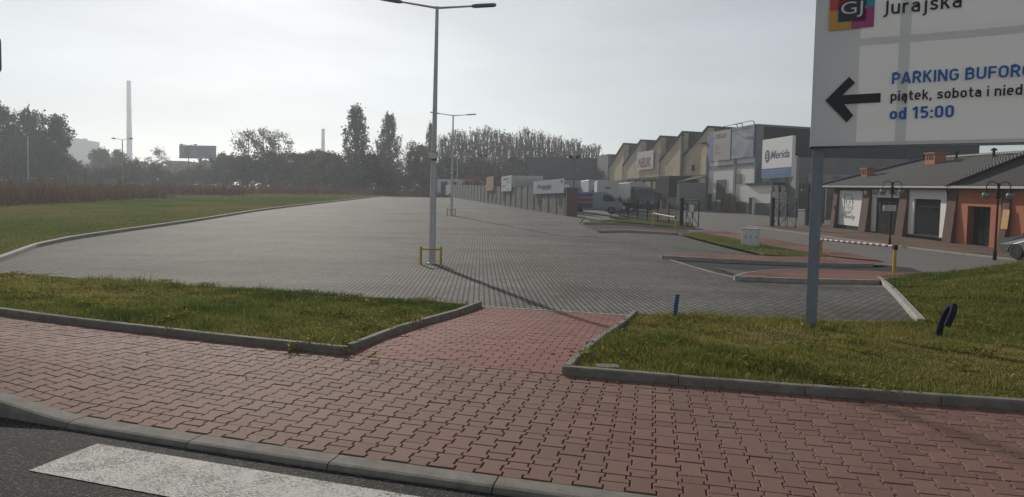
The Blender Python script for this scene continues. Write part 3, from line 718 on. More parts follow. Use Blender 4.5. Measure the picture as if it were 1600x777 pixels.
# scrub along the far road, leaf litter
sp_ = [(-150, 108), (-100, 112.5), (-40, 120), (-14, 116), (-12, 120), (-40, 125), (-100, 117), (-150, 112)]
q = sample_poly(sp_, 9); q = q[inview(q)]
stuff(blades("roadside_scrub", q, lambda x, y: g(x, y)-.05, 1.25, .12, M_weedst, .5+.2*fbm(q[:, 0], q[:, 1], .2, 4)+RNG.normal(0, .2, len(q)), lean=.4, hv=.35), "dull brown scrub along the far road", "weeds")
M_litter = blade_mat("fallen_leaf", [(.10, .05, .018), (.19, .11, .035), (.26, .19, .08)], .15)
def litter(name, q, zfun, label, size):
    m_ = len(q); s_ = size*RNG.uniform(.6, 1.4, m_); th = RNG.uniform(0, 6.28, m_); ti = RNG.normal(0, .35, (m_, 2)); c = np.stack([q[:, 0], q[:, 1], zfun(q[:, 0], q[:, 1])+s_*.45], 1)
    a = np.stack([np.cos(th), np.sin(th), ti[:, 0]], 1)*s_[:, None]; b_ = np.stack([-np.sin(th), np.cos(th), ti[:, 1]], 1)*s_[:, None]*.6
    V = np.stack([c-a, c-b_, c+a, c+b_], 1).reshape(-1, 3); ob = npmesh(name, V, [(np.arange(m_)*4)[:, None]+np.array([[0, 1, 2, 3]])], M_litter)
    t_ = ob.data.attributes.new("tint", 'FLOAT', 'POINT'); t_.data.foreach_set("value", np.repeat(RNG.uniform(0, 1, m_), 4).astype(np.float32)); return stuff(ob, label, "leaves")
q = np.concatenate([sample_poly(LAWN_L, 7), sample_poly(LAWN_R, 7)]); q = q[inview(q) & (q[:, 1] < 16)]
litter("fallen_leaves", q, lambda x, y: np.where(x > pl0.x+1, zr(x, y), zl(x, y))+.045, "small fallen brown leaves lying in the lawns", .018)
q = np.array([uw(u, -abs(w_)) for u, w_ in zip(RNG.uniform(-9, 6, 90), RNG.exponential(.35, 90))]); q = q[q[:, 1] > 3.2]
litter("blown_leaves", q, lambda x, y: g(x, y)+.004, "few dry leaves blown along the pavement kerb", .016)
# ================================================================== AIR
def haze_box():
    mb = MB(); mb.box(-660, 660, -70, 730, -3, 135); o = mb.build("haze", [])
    mt = bpy.data.materials.new("air"); mt.use_nodes = True; n = mt.node_tree; n.nodes.remove(n.nodes["Principled BSDF"])
    v = n.nodes.new("ShaderNodeVolumePrincipled"); v.inputs["Color"].default_value = (.84, .92, 1, 1); v.inputs["Density"].default_value = HAZE; v.inputs["Anisotropy"].default_value = .35
    n.links.new(v.outputs[0], n.nodes["Material Output"].inputs["Volume"]); o.data.materials.append(mt)
    o["kind"] = "stuff"; o["label"] = "pale morning haze over the whole place"; o["category"] = "haze"
haze_box()

# ================================================================== BUILDINGS
M_beige = mat("stained_beige_render", (.62, .50, .35), .9, col2=(.40, .325, .235), nscale=.35, bump=.2, bscale=8, detail=8)
M_lgrey = mat("light_grey_render", (.74, .715, .67), .85, col2=(.66, .635, .595), nscale=.25, detail=6)
M_dgrey = mat("dark_grey_plinth", (.11, .105, .10), .9, noise=.2, nscale=2)
M_darkmetal = mat("dark_metal_cladding", (.035, .04, .052), .75, spec=.2, noise=.15, nscale=.5)
M_black = mat("black_metal", (.012, .012, .014), .7, spec=.15)
M_bluegrey = mat("blue_grey_trim", (.16, .19, .235), .6, noise=.1, nscale=1)
M_glass = mat("window_glass", (.008, .01, .012), .12, spec=.45)
M_glassl = mat("pale_glass", (.25, .28, .29), .15, spec=.7)
M_white = mat("white_panel", (.72, .72, .72), .6, noise=.04, nscale=2)
M_offwhite = mat("offwhite_paint", (.62, .61, .59), .6, noise=.08, nscale=3)
M_shed = mat("grey_shed_steel", (.21, .22, .23), .75, noise=.12, nscale=.7)
M_pipe = mat("dull_steel", (.16, .16, .165), .5, noise=.15, nscale=2)
M_ink = mat("dark_ink", (.022, .024, .035), .6)
M_blueink = mat("blue_ink", (.03, .105, .34), .55)
M_navy = mat("navy_ink", (.03, .06, .19), .55)
M_redink = mat("dull_red_ink", (.28, .045, .05), .6)

# ---- hall with saw-tooth roof.  local frame: s along the facade (away from camera), o outwards to the yard, h above base
FA = Vector((29.7, 75.0)); FB = Vector((26.9, 85.0))
fs = (FB-FA).normalized(); fo = Vector((-fs.y, fs.x))          # outwards = towards -x
if fo.x > 0: fo = -fo
HB = .7
def FL(s, o, h): p = FA+fs*s+fo*o; return (p.x, p.y, HB+h)
def FLz(s, o, z): p = FA+fs*s+fo*o; return (p.x, p.y, z)
def s_of(px, o=0.0):
    a, b = 0.0, 80.0
    for _ in range(50):
        m_ = (a+b)/2; p = FA+fs*m_+fo*o
        if 800+950*p.x/p.y*1.0 > px: a = m_
        else: b = m_
    return a
def fz(px, py, o=0.0):
    s = s_of(px, o); p = FA+fs*s+fo*o; return s, CAMH+ray(px, py)[2]*p.y
hall = thing("factory_hall", "long beige factory hall with a saw-tooth roof", "factory", FLz(10.2, 0, 1.0))
S0 = 10.3; BAY = 6.55; NB = 4; ZP, ZV = 12.6, 8.7
mb = MB(FLz)
for k in range(NB+1):
    a = S0+k*BAY; L_ = BAY
    if k == NB: L_ = 6.0
    # wall panel of one bay: profile (s,z) extruded to the back
    poly = [(a, -1), (a, ZP), (a+L_, ZV), (a+L_, -1)]
    n0 = [(p[0], 0, p[1]) for p in poly]+[(p[0], -.4, p[1]) for p in poly]
    mb.add(n0, [(0, 1, 2, 3), (7, 6, 5, 4), (0, 4, 5, 1), (2, 6, 7, 3)])
mb.build("wall", M_beige, hall)
mb = MB(FLz)
for k in range(NB+1):
    a = S0+k*BAY; L_ = BAY if k < NB else 6.0
    # sloping roof skin
    t = .22
    v = [(a-.15, .25, ZP+.04), (a+L_, .25, ZV+.04), (a+L_, -30, ZV+.04), (a-.15, -30, ZP+.04)]
    v += [(p[0], p[1], p[2]+t) for p in v]
    mb.add(v, [(0, 1, 2, 3), (7, 6, 5, 4), (0, 4, 5, 1), (1, 5, 6, 2), (2, 6, 7, 3), (3, 7, 4, 0)])
mb.build("roof", M_darkmetal, hall)
mt_ris = mat("ribbed_rooflight", (.075, .085, .105), .4); n, l, b = nodes_of(mt_ris)
tcn = n.new("ShaderNodeTexCoord"); wv = n.new("ShaderNodeTexWave"); wv.inputs["Scale"].default_value = .55; wv.bands_direction = 'X'; l.new(tcn.outputs["Object"], wv.inputs[0])
cx = n.new("ShaderNodeMapRange"); cx.inputs[3].default_value = .025; cx.inputs[4].default_value = .06; l.new(wv.outputs[0], cx.inputs[0]); l.new(cx.outputs[0], b.inputs["Base Color"])
for k in range(NB+1):
    a = S0+k*BAY
    mb = MB(FLz); mb.add([(a-.03, -.9, ZV-.3), (a-.03, -30, ZV-.3), (a-.03, -30, ZP), (a-.03, -.9, ZP), (a+.1, -.9, ZV-.3), (a+.1, -30, ZV-.3), (a+.1, -30, ZP), (a+.1, -.9, ZP)], [(0, 1, 2, 3), (7, 6, 5, 4), (0, 4, 5, 1), (3, 2, 6, 7), (0, 3, 7, 4)])
    mb.build("rooflight", mt_ris, hall)
    mb = MB(FLz); mb.add([(a-.05, .02, ZV-.5), (a-.05, -.95, ZV-.5), (a-.05, -.95, ZP+.02), (a-.05, .02, ZP+.02), (a+.3, .02, ZV-.5), (a+.3, -.95, ZV-.5), (a+.3, -.95, ZP), (a+.3, .02, ZP)], [(0, 1, 2, 3), (7, 6, 5, 4), (0, 4, 5, 1), (3, 2, 6, 7), (0, 3, 7, 4)])
    mb.build("pier", M_beige, hall)
    mb = MB(FLz); mb.tube([(a-.12, .12, 2.2), (a-.12, .12, ZV+.1)], .09, 6); mb.build("downpipe", M_pipe, hall)
# ledge along the wall
mb = MB(FLz); mb.box(S0, S0+NB*BAY+6, 0, .12, 6.05, 6.2); mb.build("ledge", M_pipe, hall)
s1, z1 = fz(1080, 262); mb = MB(FLz); mb.box(s1-.35, s1+.35, .0, .06, z1-.5, z1+.4); mb.build("vent", M_black, hall)
s1, z1 = fz(1097, 224); mb = MB(FLz); mb.box(s1-.5, s1+.5, .0, .5, z1-.05, z1+.08); mb.build("lamp_bracket", M_black, hall)
# tall flue on the facade
s1, z1 = fz(1062, 212, .3); s1b = s1
fl = thing("flue_pipe", "tall dark flue pipe standing against the factory wall", "flue", FLz(s1, .35, 2))
MB(FLz).tube([(s1, .35, 1.5), (s1, .35, z1)], .24, 10).build("pipe", M_pipe, fl, smooth=True)
MB(FLz).tube([(s1, .35, z1-.02), (s1, .35, z1+.25)], [.32, .3], 10).build("cowl", M_black, fl)
# end block of the hall
mb = MB(FLz); mb.box(S0+NB*BAY+6.02, S0+NB*BAY+11, -30, .3, -1, 11.3); mb.build("end_block", M_shed, hall)
mb = MB(FLz); mb.box(S0+NB*BAY+6.0, S0+NB*BAY+6.015, -30, -.6, 4, 11.2); mb.build("cladding", M_darkmetal, hall)
mb = MB(FLz); mb.box(S0+NB*BAY+7.6, S0+NB*BAY+9.4, .3, .34, 5.5, 8.2); mb.build("red_panel", M_redink, hall)
# banner on the hall
sA, zA = fz(993, 237, .3); sB, zB = fz(1016.5, 258, .3)
s_a, s_b = min(sA, sB), max(sA, sB)
zt, zb_ = fz(1004, 236.5, .3)[1], fz(1004, 265, .3)[1]
bn = thing("wall_banner", "white framed banner with dull red lettering high on the factory wall", "banner", FLz((s_a+s_b)/2, .3, zb_))
MB(FLz).box(s_a-.2, s_b+.2, .22, .3, zb_, zt).build("board", mat("weathered_white_board", (.50, .49, .48), .7, noise=.12, nscale=.8), bn)
mbx = MB(); BWd = s_b-s_a; text_on(mbx, "NEUK", lambda x, y: FLz(s_b-x, .315, y), BWd*.06, zb_+.45, BWd*.86, (zt-zb_)-1.5, bold=.05); mbx.build("lettering", mat("faded_red_print", (.26, .07, .08), .7, noise=.3, nscale=1.2), bn)

# ---- light grey warehouse block with dark upper front
wh = thing("warehouse", "light grey warehouse with a dark metal upper front and big advertising boards", "warehouse", FLz(0, 0, .7))
LW = 10.2; ZT = CAMH+ray(1176, 194)[2]*75
MB(FLz).box(.0, LW, -36, 0, -1, ZT-.25).build("wall", M_lgrey, wh)
MB(FLz).box(-.25, LW+.0, -36.2, .2, ZT-.25, ZT).build("roof_edge", M_bluegrey, wh)
MB(FLz).box(-.06, LW, 0, .06, -1, 2.35).build("plinth", M_dgrey, wh)
MB(FLz).box(-.10, 0, -36, 0.06, -1, 2.35).build("plinth", M_dgrey, wh)
zfr = CAMH+ray(1176, 247)[2]*75
mtc = mat("ribbed_dark_cladding", (.016, .021, .034), .75, spec=.2); n, l, b = nodes_of(mtc)
tcn = n.new("ShaderNodeTexCoord"); wv = n.new("ShaderNodeTexWave"); wv.inputs["Scale"].default_value = 1.1; l.new(tcn.outputs["Object"], wv.inputs[0]); bp = n.new("ShaderNodeBump"); bp.inputs["Strength"].default_value = .5; bp.inputs["Distance"].default_value = .05; l.new(wv.outputs[0], bp.inputs["Height"]); l.new(bp.outputs[0], b.inputs["Normal"])
MB(FLz).box(-.12, 0, -36, -.9, zfr, ZT-.26).build("cladding", mtc, wh)
MB(FLz).box(-.22, 0, -.9, .12, -1, ZT-.26).build("corner_pier", M_bluegrey, wh)
for sp_ in (s_of(1145.5), s_of(1103)):
    MB(FLz).box(sp_-.22, sp_+.22, .0, .12, -1, ZT-.26).build("pier", M_bluegrey, wh)
MB(FLz).box(.1, LW, 0, .08, fz(1150, 256)[1]-.5, fz(1150, 256)[1]).build("band", M_bluegrey, wh)
# openings on the facade
a, b_ = s_of(1132), s_of(1117.5); MB(FLz).box(a, b_, .02, .08, .6, fz(1125, 281)[1]).build("loading_door", mat("dark_door_grey", (.06, .065, .075), .6), wh)
a, b_ = s_of(1111), s_of(1105.5); MB(FLz).box(a, b_, .07, .10, .6, fz(1108, 303)[1]).build("side_door", M_black, wh)
a, b_ = s_of(1156), s_of(1147.8); zb1, zt1 = fz(1152, 287)[1], fz(1152, 272)[1]
wn = MB(FLz).box(a, b_, .02, .09, zb1, zt1).build("window", mat("grey_green_frame", (.12, .16, .15), .5), wh)
MB(FLz).box(a+.12, (a+b_)/2-.05, .09, .10, zb1+.1, zt1-.1).box((a+b_)/2+.05, b_-.12, .09, .10, zb1+.1, zt1-.1).build("pane", M_glassl, wn, local=False)
# entrance annex near the corner, with its open white door
ax = thing("entrance_annex", "small light grey entrance annex with an open white door at the warehouse corner", "annex", FLz(-3.2, .2, .7))
MB(FLz).box(-4.6, -.3, -5.0, 1.2, -1, fz(1190, 283)[1]-.6).build("wall", M_lgrey, ax)
MB(FLz).box(-4.9, -.25, -5.2, 1.5, fz(1190, 283)[1]-.6, fz(1190, 283)[1]-.35).build("roof", M_darkmetal, ax)
MB(FLz).box(-4.65, -.28, 1.2, 1.25, -1, 2.2).build("plinth", M_dgrey, ax)
MB(FLz).box(-1.9, -.75, 1.2, 1.27, .55, 2.85).build("doorway", M_black, ax)
MB(FLz).box(-1.95, -1.88, 1.2, 1.6, .6, 2.8).build("door", M_white, ax)
# pallets stacked beside the wall
def pallet_mb(mb, x, y, z, rot=0):
    for k in range(5): mb.box(x-.6, x+.6, y-.4+k*.175, y-.4+k*.175+.12, z+.12, z+.145)
    for k in range(3): mb.box(x-.6+k*.54, x-.6+k*.54+.12, y-.4, y+.42, z, z+.12)
M_wood = mat("weathered_pallet_wood", (.11, .085, .062), .9, noise=.3, nscale=4)
p0 = Vector(FLz(s_of(1133, 1.2), 1.2, 0)); p0.z = gz(p0.x, p0.y)
mb = MB(); [pallet_mb(mb, 0, 0, 0)]
pal = mb.build("pallet", M_wood); pal.location = p0; pal.rotation_euler = (0, 0, rad(-74)); tag(pal, "wooden pallet in the stack nearest the loading door", "pallet", "pallets stacked by the warehouse wall")
for st, (ss, nn) in enumerate(((s_of(1133, 1.2), 16), (s_of(1140, 1.2), 14))):
    for k in range(nn):
        if st == 0 and k == 0: continue
        c = pal.copy(); col.objects.link(c); q_ = FLz(ss, 1.2, 0); c.location = (q_[0]+random.uniform(-.03, .03), q_[1]+random.uniform(-.03, .03), gz(q_[0], q_[1])+k*.148); c.rotation_euler = (0, 0, rad(-74+random.uniform(-2, 2)))
        c["label"] = "wooden pallet in the stack nearest the loading door" if st == 0 else "wooden pallet in the stack under the warehouse window"
q_ = FLz(s_of(1122, 1.6), 1.6, 0); q_ = (q_[0], q_[1], gz(q_[0], q_[1]))
bin_ = thing("ash_bin", "slim grey bin with a white lid beside the loading door", "bin", q_)
MB().lathe([(.2, 0), (.22, 1.25), (.24, 1.3)], n=12).build("body", M_pipe, bin_, local=True, smooth=True); MB().lathe([(.3, 1.3), (.3, 1.4), (.12, 1.52), (.02, 1.55)], n=12).build("lid", M_white, bin_, local=True, smooth=True)

# advertising boards on the warehouse
def advert(pxa, pxb, pytop, pybot, label, base, c2, seed):
    o = .35; a, b_ = s_of(pxb, o), s_of(pxa, o); zt = fz((pxa+pxb)/2, pytop, o)[1]; zb = fz((pxa+pxb)/2, pybot, o)[1]
    t = thing("advertising_board", label, "billboard", FLz((a+b_)/2, o, zb))
    MB(FLz).box(a, b_, o-.12, o, zb, zt).build("board", mat("faded_print%d" % seed, base, .7, col2=c2, nscale=.55, detail=4), t)
    return t, a, b_, zb, zt, o
t1, a, b_, zb, zt, o = advert(1103, 1136.5, 205, 251, "faded pale advertising board with a blue left edge on the warehouse", (.40, .38, .36), (.34, .335, .345), 1)
MB(FLz).box(b_-(b_-a)*.2, b_-.02, o+.002, o+.012, zb+.05, zt-.05).build("blue_strip", mat("faded_blue_print", (.13, .20, .32), .7, noise=.3, nscale=.8), t1)
mb = MB(); text_on(mb, "TVM", lambda x, y: FLz(b_-x, o+.012, y), (b_-a)*.3, zb+(zt-zb)*.80, (b_-a)*.2, (zt-zb)*.11, bold=.02); mb.build("lettering", M_navy, t1)
mb = MB(); mfr = mat("faded_red_ink", (.36, .16, .14), .7); text_on(mb, "DOM", lambda x, y: FLz(b_-x, o+.012, y), (b_-a)*.52, zb+(zt-zb)*.80, (b_-a)*.26, (zt-zb)*.11, bold=.02); mb.build("lettering", mfr, t1); mb = MB()
for k in range(4): mb.add([FLz(b_-(b_-a)*q, o+.012, zb+(zt-zb)*h) for q, h in ((.28, .52-k*.09), (.28+.2+.08*(k % 2), .52-k*.09), (.28+.2+.08*(k % 2), .55-k*.09), (.28, .55-k*.09))], [(0, 1, 2, 3)])
mb.build("text_lines", mfr, t1)
MB(FLz).box(b_-(b_-a)*.78, b_-(b_-a)*.3, o+.002, o+.014, zb+(zt-zb)*.76, zb+(zt-zb)*.785).build("underline", M_navy, t1)
t2, a, b_, zb, zt, o = advert(1138.5, 1174, 197, 246.5, "faded blue and white advertising board nearest the warehouse corner", (.42, .42, .43), (.12, .18, .30), 2)
mb = MB(); text_on(mb, "CENTRUM HANDLOWE", lambda x, y: FLz(b_-x, o+.012, y), (b_-a)*.08, zb+(zt-zb)*.88, (b_-a)*.84, (zt-zb)*.07, bold=.02); mb.build("lettering", mat("faded_red_ink"), t2)
# lamp gantries over the boards
for k, (x0, x1, yb, yt) in enumerate(((1122, 1148, 199, 195.5), (1140, 1166, 197, 191.5))):
    a, b_ = s_of(x0, .9), s_of(x1, .9); zt = fz((x0+x1)/2, yt, .9)[1]; zb = ZT
    gnt = thing("board_lamp_bracket", ("thin pipe bracket above the faded pale board" if k == 0 else "thin pipe bracket above the blue and white board"), "bracket", FLz(a, .2, zb), group="pipe brackets above the advertising boards")
    MB(FLz).tube([(a, .2, zb-.3), (a, .4, zt), (a, .9, zt), (b_, .9, zt), (b_, .4, zt), (b_, .2, zb-.3)], .06, 6).build("pipe", M_pipe, gnt)

# ---- loading canopy, kiosk sheds and painted dock shade in front of the hall
can = thing("loading_canopy", "long flat dark canopy along the foot of the factory wall", "canopy", FLz(20, 3, 1.5))
sa, sb = s_of(1052, 3), s_of(985, 3); zc = fz(1010, 278, 3)[1]
MB(FLz).box(sa, sb, .3, 4.0, zc-.35, zc).build("roof", M_darkmetal, can)
for k in range(6): MB(FLz).box(sa+.3+(sb-sa-.8)*k/5, sa+.5+(sb-sa-.8)*k/5, 3.6, 3.8, .5, zc-.35).build("post", M_black, can)
MB(FLz).box(sa, sb, .32, .5, .5, zc-1.6).build("dock_shade_sheet", mat("painted_dock_shade", (.05, .05, .055), .9, noise=.3, nscale=1), can)  # dark sheet under the canopy: the recess's shade put into its colour
sh = thing("steel_shed", "grey ribbed steel shed with two door leaves beside the warehouse", "shed", FLz(12.5, 2, 1.2))
sa, sb = s_of(1101, .4), s_of(1050, 4.2); zc = fz(1062, 285, 4.2)[1]
MB(FLz).box(sa, sb, .4, 4.2, -.5, zc).build("wall", M_shed, sh)
MB(FLz).add([(sa-.1, .3, zc+.9), (sb+.1, .3, zc+.9), (sb+.1, 4.5, zc+.02), (sa-.1, 4.5, zc+.02), (sa-.1, .3, zc+1.0), (sb+.1, .3, zc+1.0), (sb+.1, 4.5, zc+.12), (sa-.1, 4.5, zc+.12)], [(0, 1, 2, 3), (7, 6, 5, 4), (0, 4, 5, 1), (1, 5, 6, 2), (2, 6, 7, 3), (3, 7, 4, 0)]).build("roof", mat("shed_roof_grey", (.13, .14, .15), .6), sh)
for k in range(2):
    q0 = sa+(sb-sa)*(.3+.25*k); MB(FLz).box(q0, q0+(sb-sa)*.23, 4.2, 4.27, .4, zc-.15).build("door", M_offwhite, sh)
kio = thing("dark_kiosk", "dark box shaped kiosk under the end of the canopy", "kiosk", FLz(16, 5, 1.4))
sa, sb = s_of(1043, 5.5), s_of(1022, 5.5); MB(FLz).box(sa, sb, 1, 5.5, 2.9, fz(1030, 281, 5.5)[1]+.1).build("fascia", M_black, kio); MB(FLz).box(sa+.2, sb-.1, 1, 5.2, .5, 2.9).build("wall", M_shed, kio); MB(FLz).box(sa+(sb-sa)*.3, sa+(sb-sa)*.6, 5.2, 5.25, .6, 2.7).build("door", M_black, kio)

# ---- long low building with a dark pitched roof
D = 118.0
lb = thing("long_shed", "long low building with a dark pitched roof behind the parked trucks", "building", at(895, 300, D))
zr_, ze = CAMH+ray(900, 248)[2]*(D+6), CAMH+ray(900, 281)[2]*D; xl = at(836, 280, D).x; xr = at(1010, 280, D).x; xlr = at(822, 248, D+6).x
M_roofd = mat("dark_sheet_roof", (.035, .04, .046), .85, spec=.15, noise=.25, nscale=.3)
v = [(xl-.6, D-.4, ze), (xr, D-.4, ze), (xr, D+6, zr_), (xlr, D+6, zr_), (xlr, D+13, ze), (xr, D+13, ze)]
v2 = [(p[0], p[1], p[2]+.15) for p in v]
MB().add(v+v2, [(0, 1, 2, 3), (9, 8, 7, 6), (3, 2, 5, 4), (10, 11, 8, 9), (0, 6, 7, 1), (0, 3, 9, 6), (3, 4, 10, 9)]).build("roof", M_roofd, lb)
MB().box(xl, xr, D, D+12, 1.5, ze-.02).build("wall", mat("brown_grey_wall", (.20, .19, .17), .9, col2=(.28, .26, .23), nscale=.2), lb)
MB().box(xl-.3, at(905, 280, D).x, D-.3, D-.01, ze-1.3, ze-.04).build("fascia", M_darkmetal, lb)
MB().box(xlr+.1, xl, D+.5, D+12, 1.5, ze-.5).build("gable_wall", M_shed, lb)
for k in range(4):
    x = at(925+k*13, 285, D).x; f_ = MB().box(x, x+1.3, D-.06, D, ze-1.7, ze-.5).build("window", M_offwhite, lb); MB().box(x+.1, x+1.2, D-.08, D-.06, ze-1.6, ze-.6).build("pane", M_glass, f_)
MB().tube([(at(905, 262, D).x, D+2.5, ze+.3), (at(905, 262, D).x, D+2.5, ze+2.2)], .5, 8).build("vent", M_pipe, lb)

# ---- far pale garages left of the concrete fence
gr_ = thing("garage", "low pale garage with dark doors seen past the far lamp", "garage", at(694, 307, 112))
x0, x1 = at(683, 300, 112).x, at(735, 300, 112).x; MB().box(x0, x1, 112, 118, 1.5, CAMH+ray(700, 280)[2]*112).build("wall", M_offwhite, gr_)
for k in range(3): MB().box(x0+.7+k*2.0, x0+1.9+k*2.0, 111.93, 112, 1.5, CAMH+ray(700, 284)[2]*112).build("door", M_darkmetal, gr_)
MB().box(x0-.2, x1+.2, 111.8, 118.2, CAMH+ray(700, 280)[2]*112, CAMH+ray(700, 280)[2]*112+.2).build("roof", M_roofd, gr_)

# ---- low commercial building on the right
BA = Vector((26.43, 50.22)); BB = Vector((26.93, 34.04)); bt = (BB-BA).normalized(); bo = Vector((-abs(bt.y), -abs(bt.x)*(1 if bt.x > 0 else -1)))
bo = Vector((bt.y, -bt.x)); 
if bo.x > 0: bo = -bo
KS = -.0303
def BL(s, o, h): p = BA+bt*s+bo*o; return (p.x, p.y, .10+KS*s+h)       # s along towards camera, o outwards (towards the street), h above the pavement
def bs(px, o=0.0):
    a, b = -5.0, 26.0
    for _ in range(50):
        m_ = (a+b)/2; p = BA+bt*m_+bo*o
        if 800+950*p.x/p.y < px: a = m_
        else: b = m_
    return a
def bh(px, py, o=0.0):
    s = bs(px, o); p = BA+bt*s+bo*o; return CAMH+ray(px, py)[2]*p.y-(.10+KS*s)
M_brick = mat("brown_brick", (.17, .085, .06), .9, noise=.25, nscale=3, bump=.3, bscale=20)
M_pil = mat("brown_pilaster", (.105, .055, .042), .85, noise=.15, nscale=2)
M_orange = mat("orange_render", (.40, .14, .075), .9, noise=.1, nscale=1.5)
M_dorange = mat("brick_orange_reveal", (.25, .085, .05), .9, noise=.1, nscale=1.5)
shop = thing("shop_building", "low brick and orange shop building with a grey metal tile roof", "shop", BL(8, 0, 0))
EH = 3.35; SE = 24.0; DEP = 15.0
MB(BL).box(.2, SE, -DEP, -.35, -.6, EH).build("wall", M_brick, shop)
# metal tile roof in stepped courses, with a real fall
M_tile = mat("grey_metal_tile", (.055, .054, .056), .55, metal=.1, noise=.15, nscale=1.2); n, l, b = nodes_of(M_tile)
tcn = n.new("ShaderNodeTexCoord"); wv = n.new("ShaderNodeTexWave"); wv.inputs["Scale"].default_value = 1.45; wv.bands_direction = 'Y'; wv.wave_profile = 'SIN'; l.new(tcn.outputs["Object"], wv.inputs[0]); bp = n.new("ShaderNodeBump"); bp.inputs["Strength"].default_value = .6; bp.inputs["Distance"].default_value = .05; l.new(wv.outputs[0], bp.inputs["Height"]); l.new(bp.outputs[0], b.inputs["Normal"])
sV = bs(1480, .7)
RP = 8.1; RH = 2.35; mb = MB(BL); nr = 24
def rz_(o): return EH+.15+(.75-o)/(RP+.75)*RH
for k in range(nr):
    oa = .75-(RP+.75)*k/nr; ob = .75-(RP+.75)*(k+1)/nr; za, zb = rz_(oa)+.06, rz_(ob)+.012
    mb.add([(-.45, oa, za), (SE, oa, za), (SE, ob, zb), (-.45, ob, zb), (-.45, oa, za-.05), (SE, oa, za-.05)], [(0, 1, 2, 3), (4, 5, 1, 0)])
mb.add([(-.45, -RP, rz_(-RP)), (SE, -RP, rz_(-RP)), (SE, -2*RP-.7, EH+.15), (-.45, -2*RP-.7, EH+.15)], [(0, 1, 2, 3)])
mb.build("roof", M_tile, shop)
MB(BL).box(-.5, SE, .66, .86, EH-.02, EH+.12).build("gutter", mat("pale_gutter", (.46, .45, .44), .35, metal=.4), shop)
MB(BL).box(-.42, SE, -.3, .64, EH-.1, EH+.03).build("soffit", mat("dark_brown_soffit", (.03, .022, .018), .7), shop)
# verge boards on the far gable, ridge cap
vv = [(-.5, .85, EH+.1), (-.5, -RP, rz_(-RP)+.05), (-.5, -2*RP-.7, EH+.1)]
mb = MB(BL)
for p, q in zip(vv[:-1], vv[1:]):
    mb.add([p, q, (q[0]+.3, q[1], q[2]), (p[0]+.3, p[1], p[2]), (p[0], p[1], p[2]+.17), (q[0], q[1], q[2]+.17), (q[0]+.3, q[1], q[2]+.17), (p[0]+.3, p[1], p[2]+.17)], [(0, 1, 2, 3), (7, 6, 5, 4), (0, 4, 5, 1), (3, 2, 6, 7), (0, 3, 7, 4), (1, 5, 6, 2)])
mb.build("verge", M_darkmetal, shop)
MB(BL).tube([(-.5, -RP, rz_(-RP)+.05), (SE, -RP, rz_(-RP)+.05)], .14, 8).build("ridge_cap", M_tile, shop)
MB(BL).add([(.2, -.36, EH-.05), (.2, -RP, rz_(-RP)-.1), (.2, -2*RP+.6, EH-.05), (.45, -.36, EH-.05), (.45, -RP, rz_(-RP)-.1), (.45, -2*RP+.6, EH-.05)], [(0, 1, 2), (5, 4, 3), (0, 3, 4, 1), (1, 4, 5, 2)]).build("gable", M_brick, shop)
# cross gable over the orange end: dark boarded front
sg = sV+.1; pk = sg+9.0; zpk = EH+.25+(pk-sg)*.285
MB(BL).add([(sg, .72, EH+.16), (pk, .72, zpk), (pk+9, .72, EH+.16), (sg, .55, EH+.16), (pk, .55, zpk), (pk+9, .55, EH+.16)], [(0, 1, 2), (5, 4, 3), (0, 3, 4, 1), (1, 4, 5, 2), (0, 2, 5, 3)]).build("gable_front", mat("dark_gable_boards", (.03, .03, .034), .7, noise=.2, nscale=2), shop)
mb = MB(BL); bk = -6.5
for (p, q) in (((sg-.25, EH+.1), (pk, zpk+.06)), ((pk, zpk+.06), (pk+9.2, EH+.1))):
    mb.add([(p[0], .95, p[1]), (q[0], .95, q[1]), (q[0], bk, q[1]), (p[0], bk, p[1]), (p[0], .95, p[1]+.16), (q[0], .95, q[1]+.16), (q[0], bk, q[1]+.16), (p[0], bk, p[1]+.16)], [(0, 1, 2, 3), (7, 6, 5, 4), (0, 4, 5, 1), (1, 5, 6, 2), (2, 6, 7, 3), (3, 7, 4, 0)])
mb.build("gable_roof", M_tile, shop)
# chimneys and roof vents
def chim(px, pyb, pyt, wpx, label=None):
    # solve the roof position along a course
    o = -2.2 if px < 1400 else -6.0
    s = bs(px, o); p = BA+bt*s+bo*o; sc_ = 950/p.y; wd = wpx/sc_; z0 = rz_(o)-.3; z1 = CAMH+ray(px, pyt)[2]*p.y-(.10+KS*s)
    c = MB(BL).bbox(s-wd*.6, s+wd*.6, o-wd*.5, o+wd*.5, z0, z1, .03).build("chimney", mat("chimney_brick", (.36, .13, .07), .85, noise=.2, nscale=4), shop)
    MB(BL).box(s-wd*.7, s+wd*.7, o-wd*.6, o+wd*.6, z1-.1, z1+.03).build("cap", mat("chimney_cap_brick", (.25, .11, .075), .85), c)
    mv = MB(BL)
    for k in range(3): mv.box(s-wd*.4+k*wd*.3, s-wd*.22+k*wd*.3, o+wd*.5, o+wd*.5+.012, z1-.55, z1-.2)
    mv.build("flue_vents", M_black, c)
chim(1352, 281, 263, 13); chim(1456, 257, 239, 18)
for px, o in ((1437, -7.7), (1488, -7.3), (1546, -7.3)):
    s = bs(px, o); z0 = rz_(o); MB(BL).lathe([(.09, 0), (.09, .45), (.2, .47), (.2, .55), (.03, .66)], (s, o, z0), 10).build("roof_vent", M_black, shop)
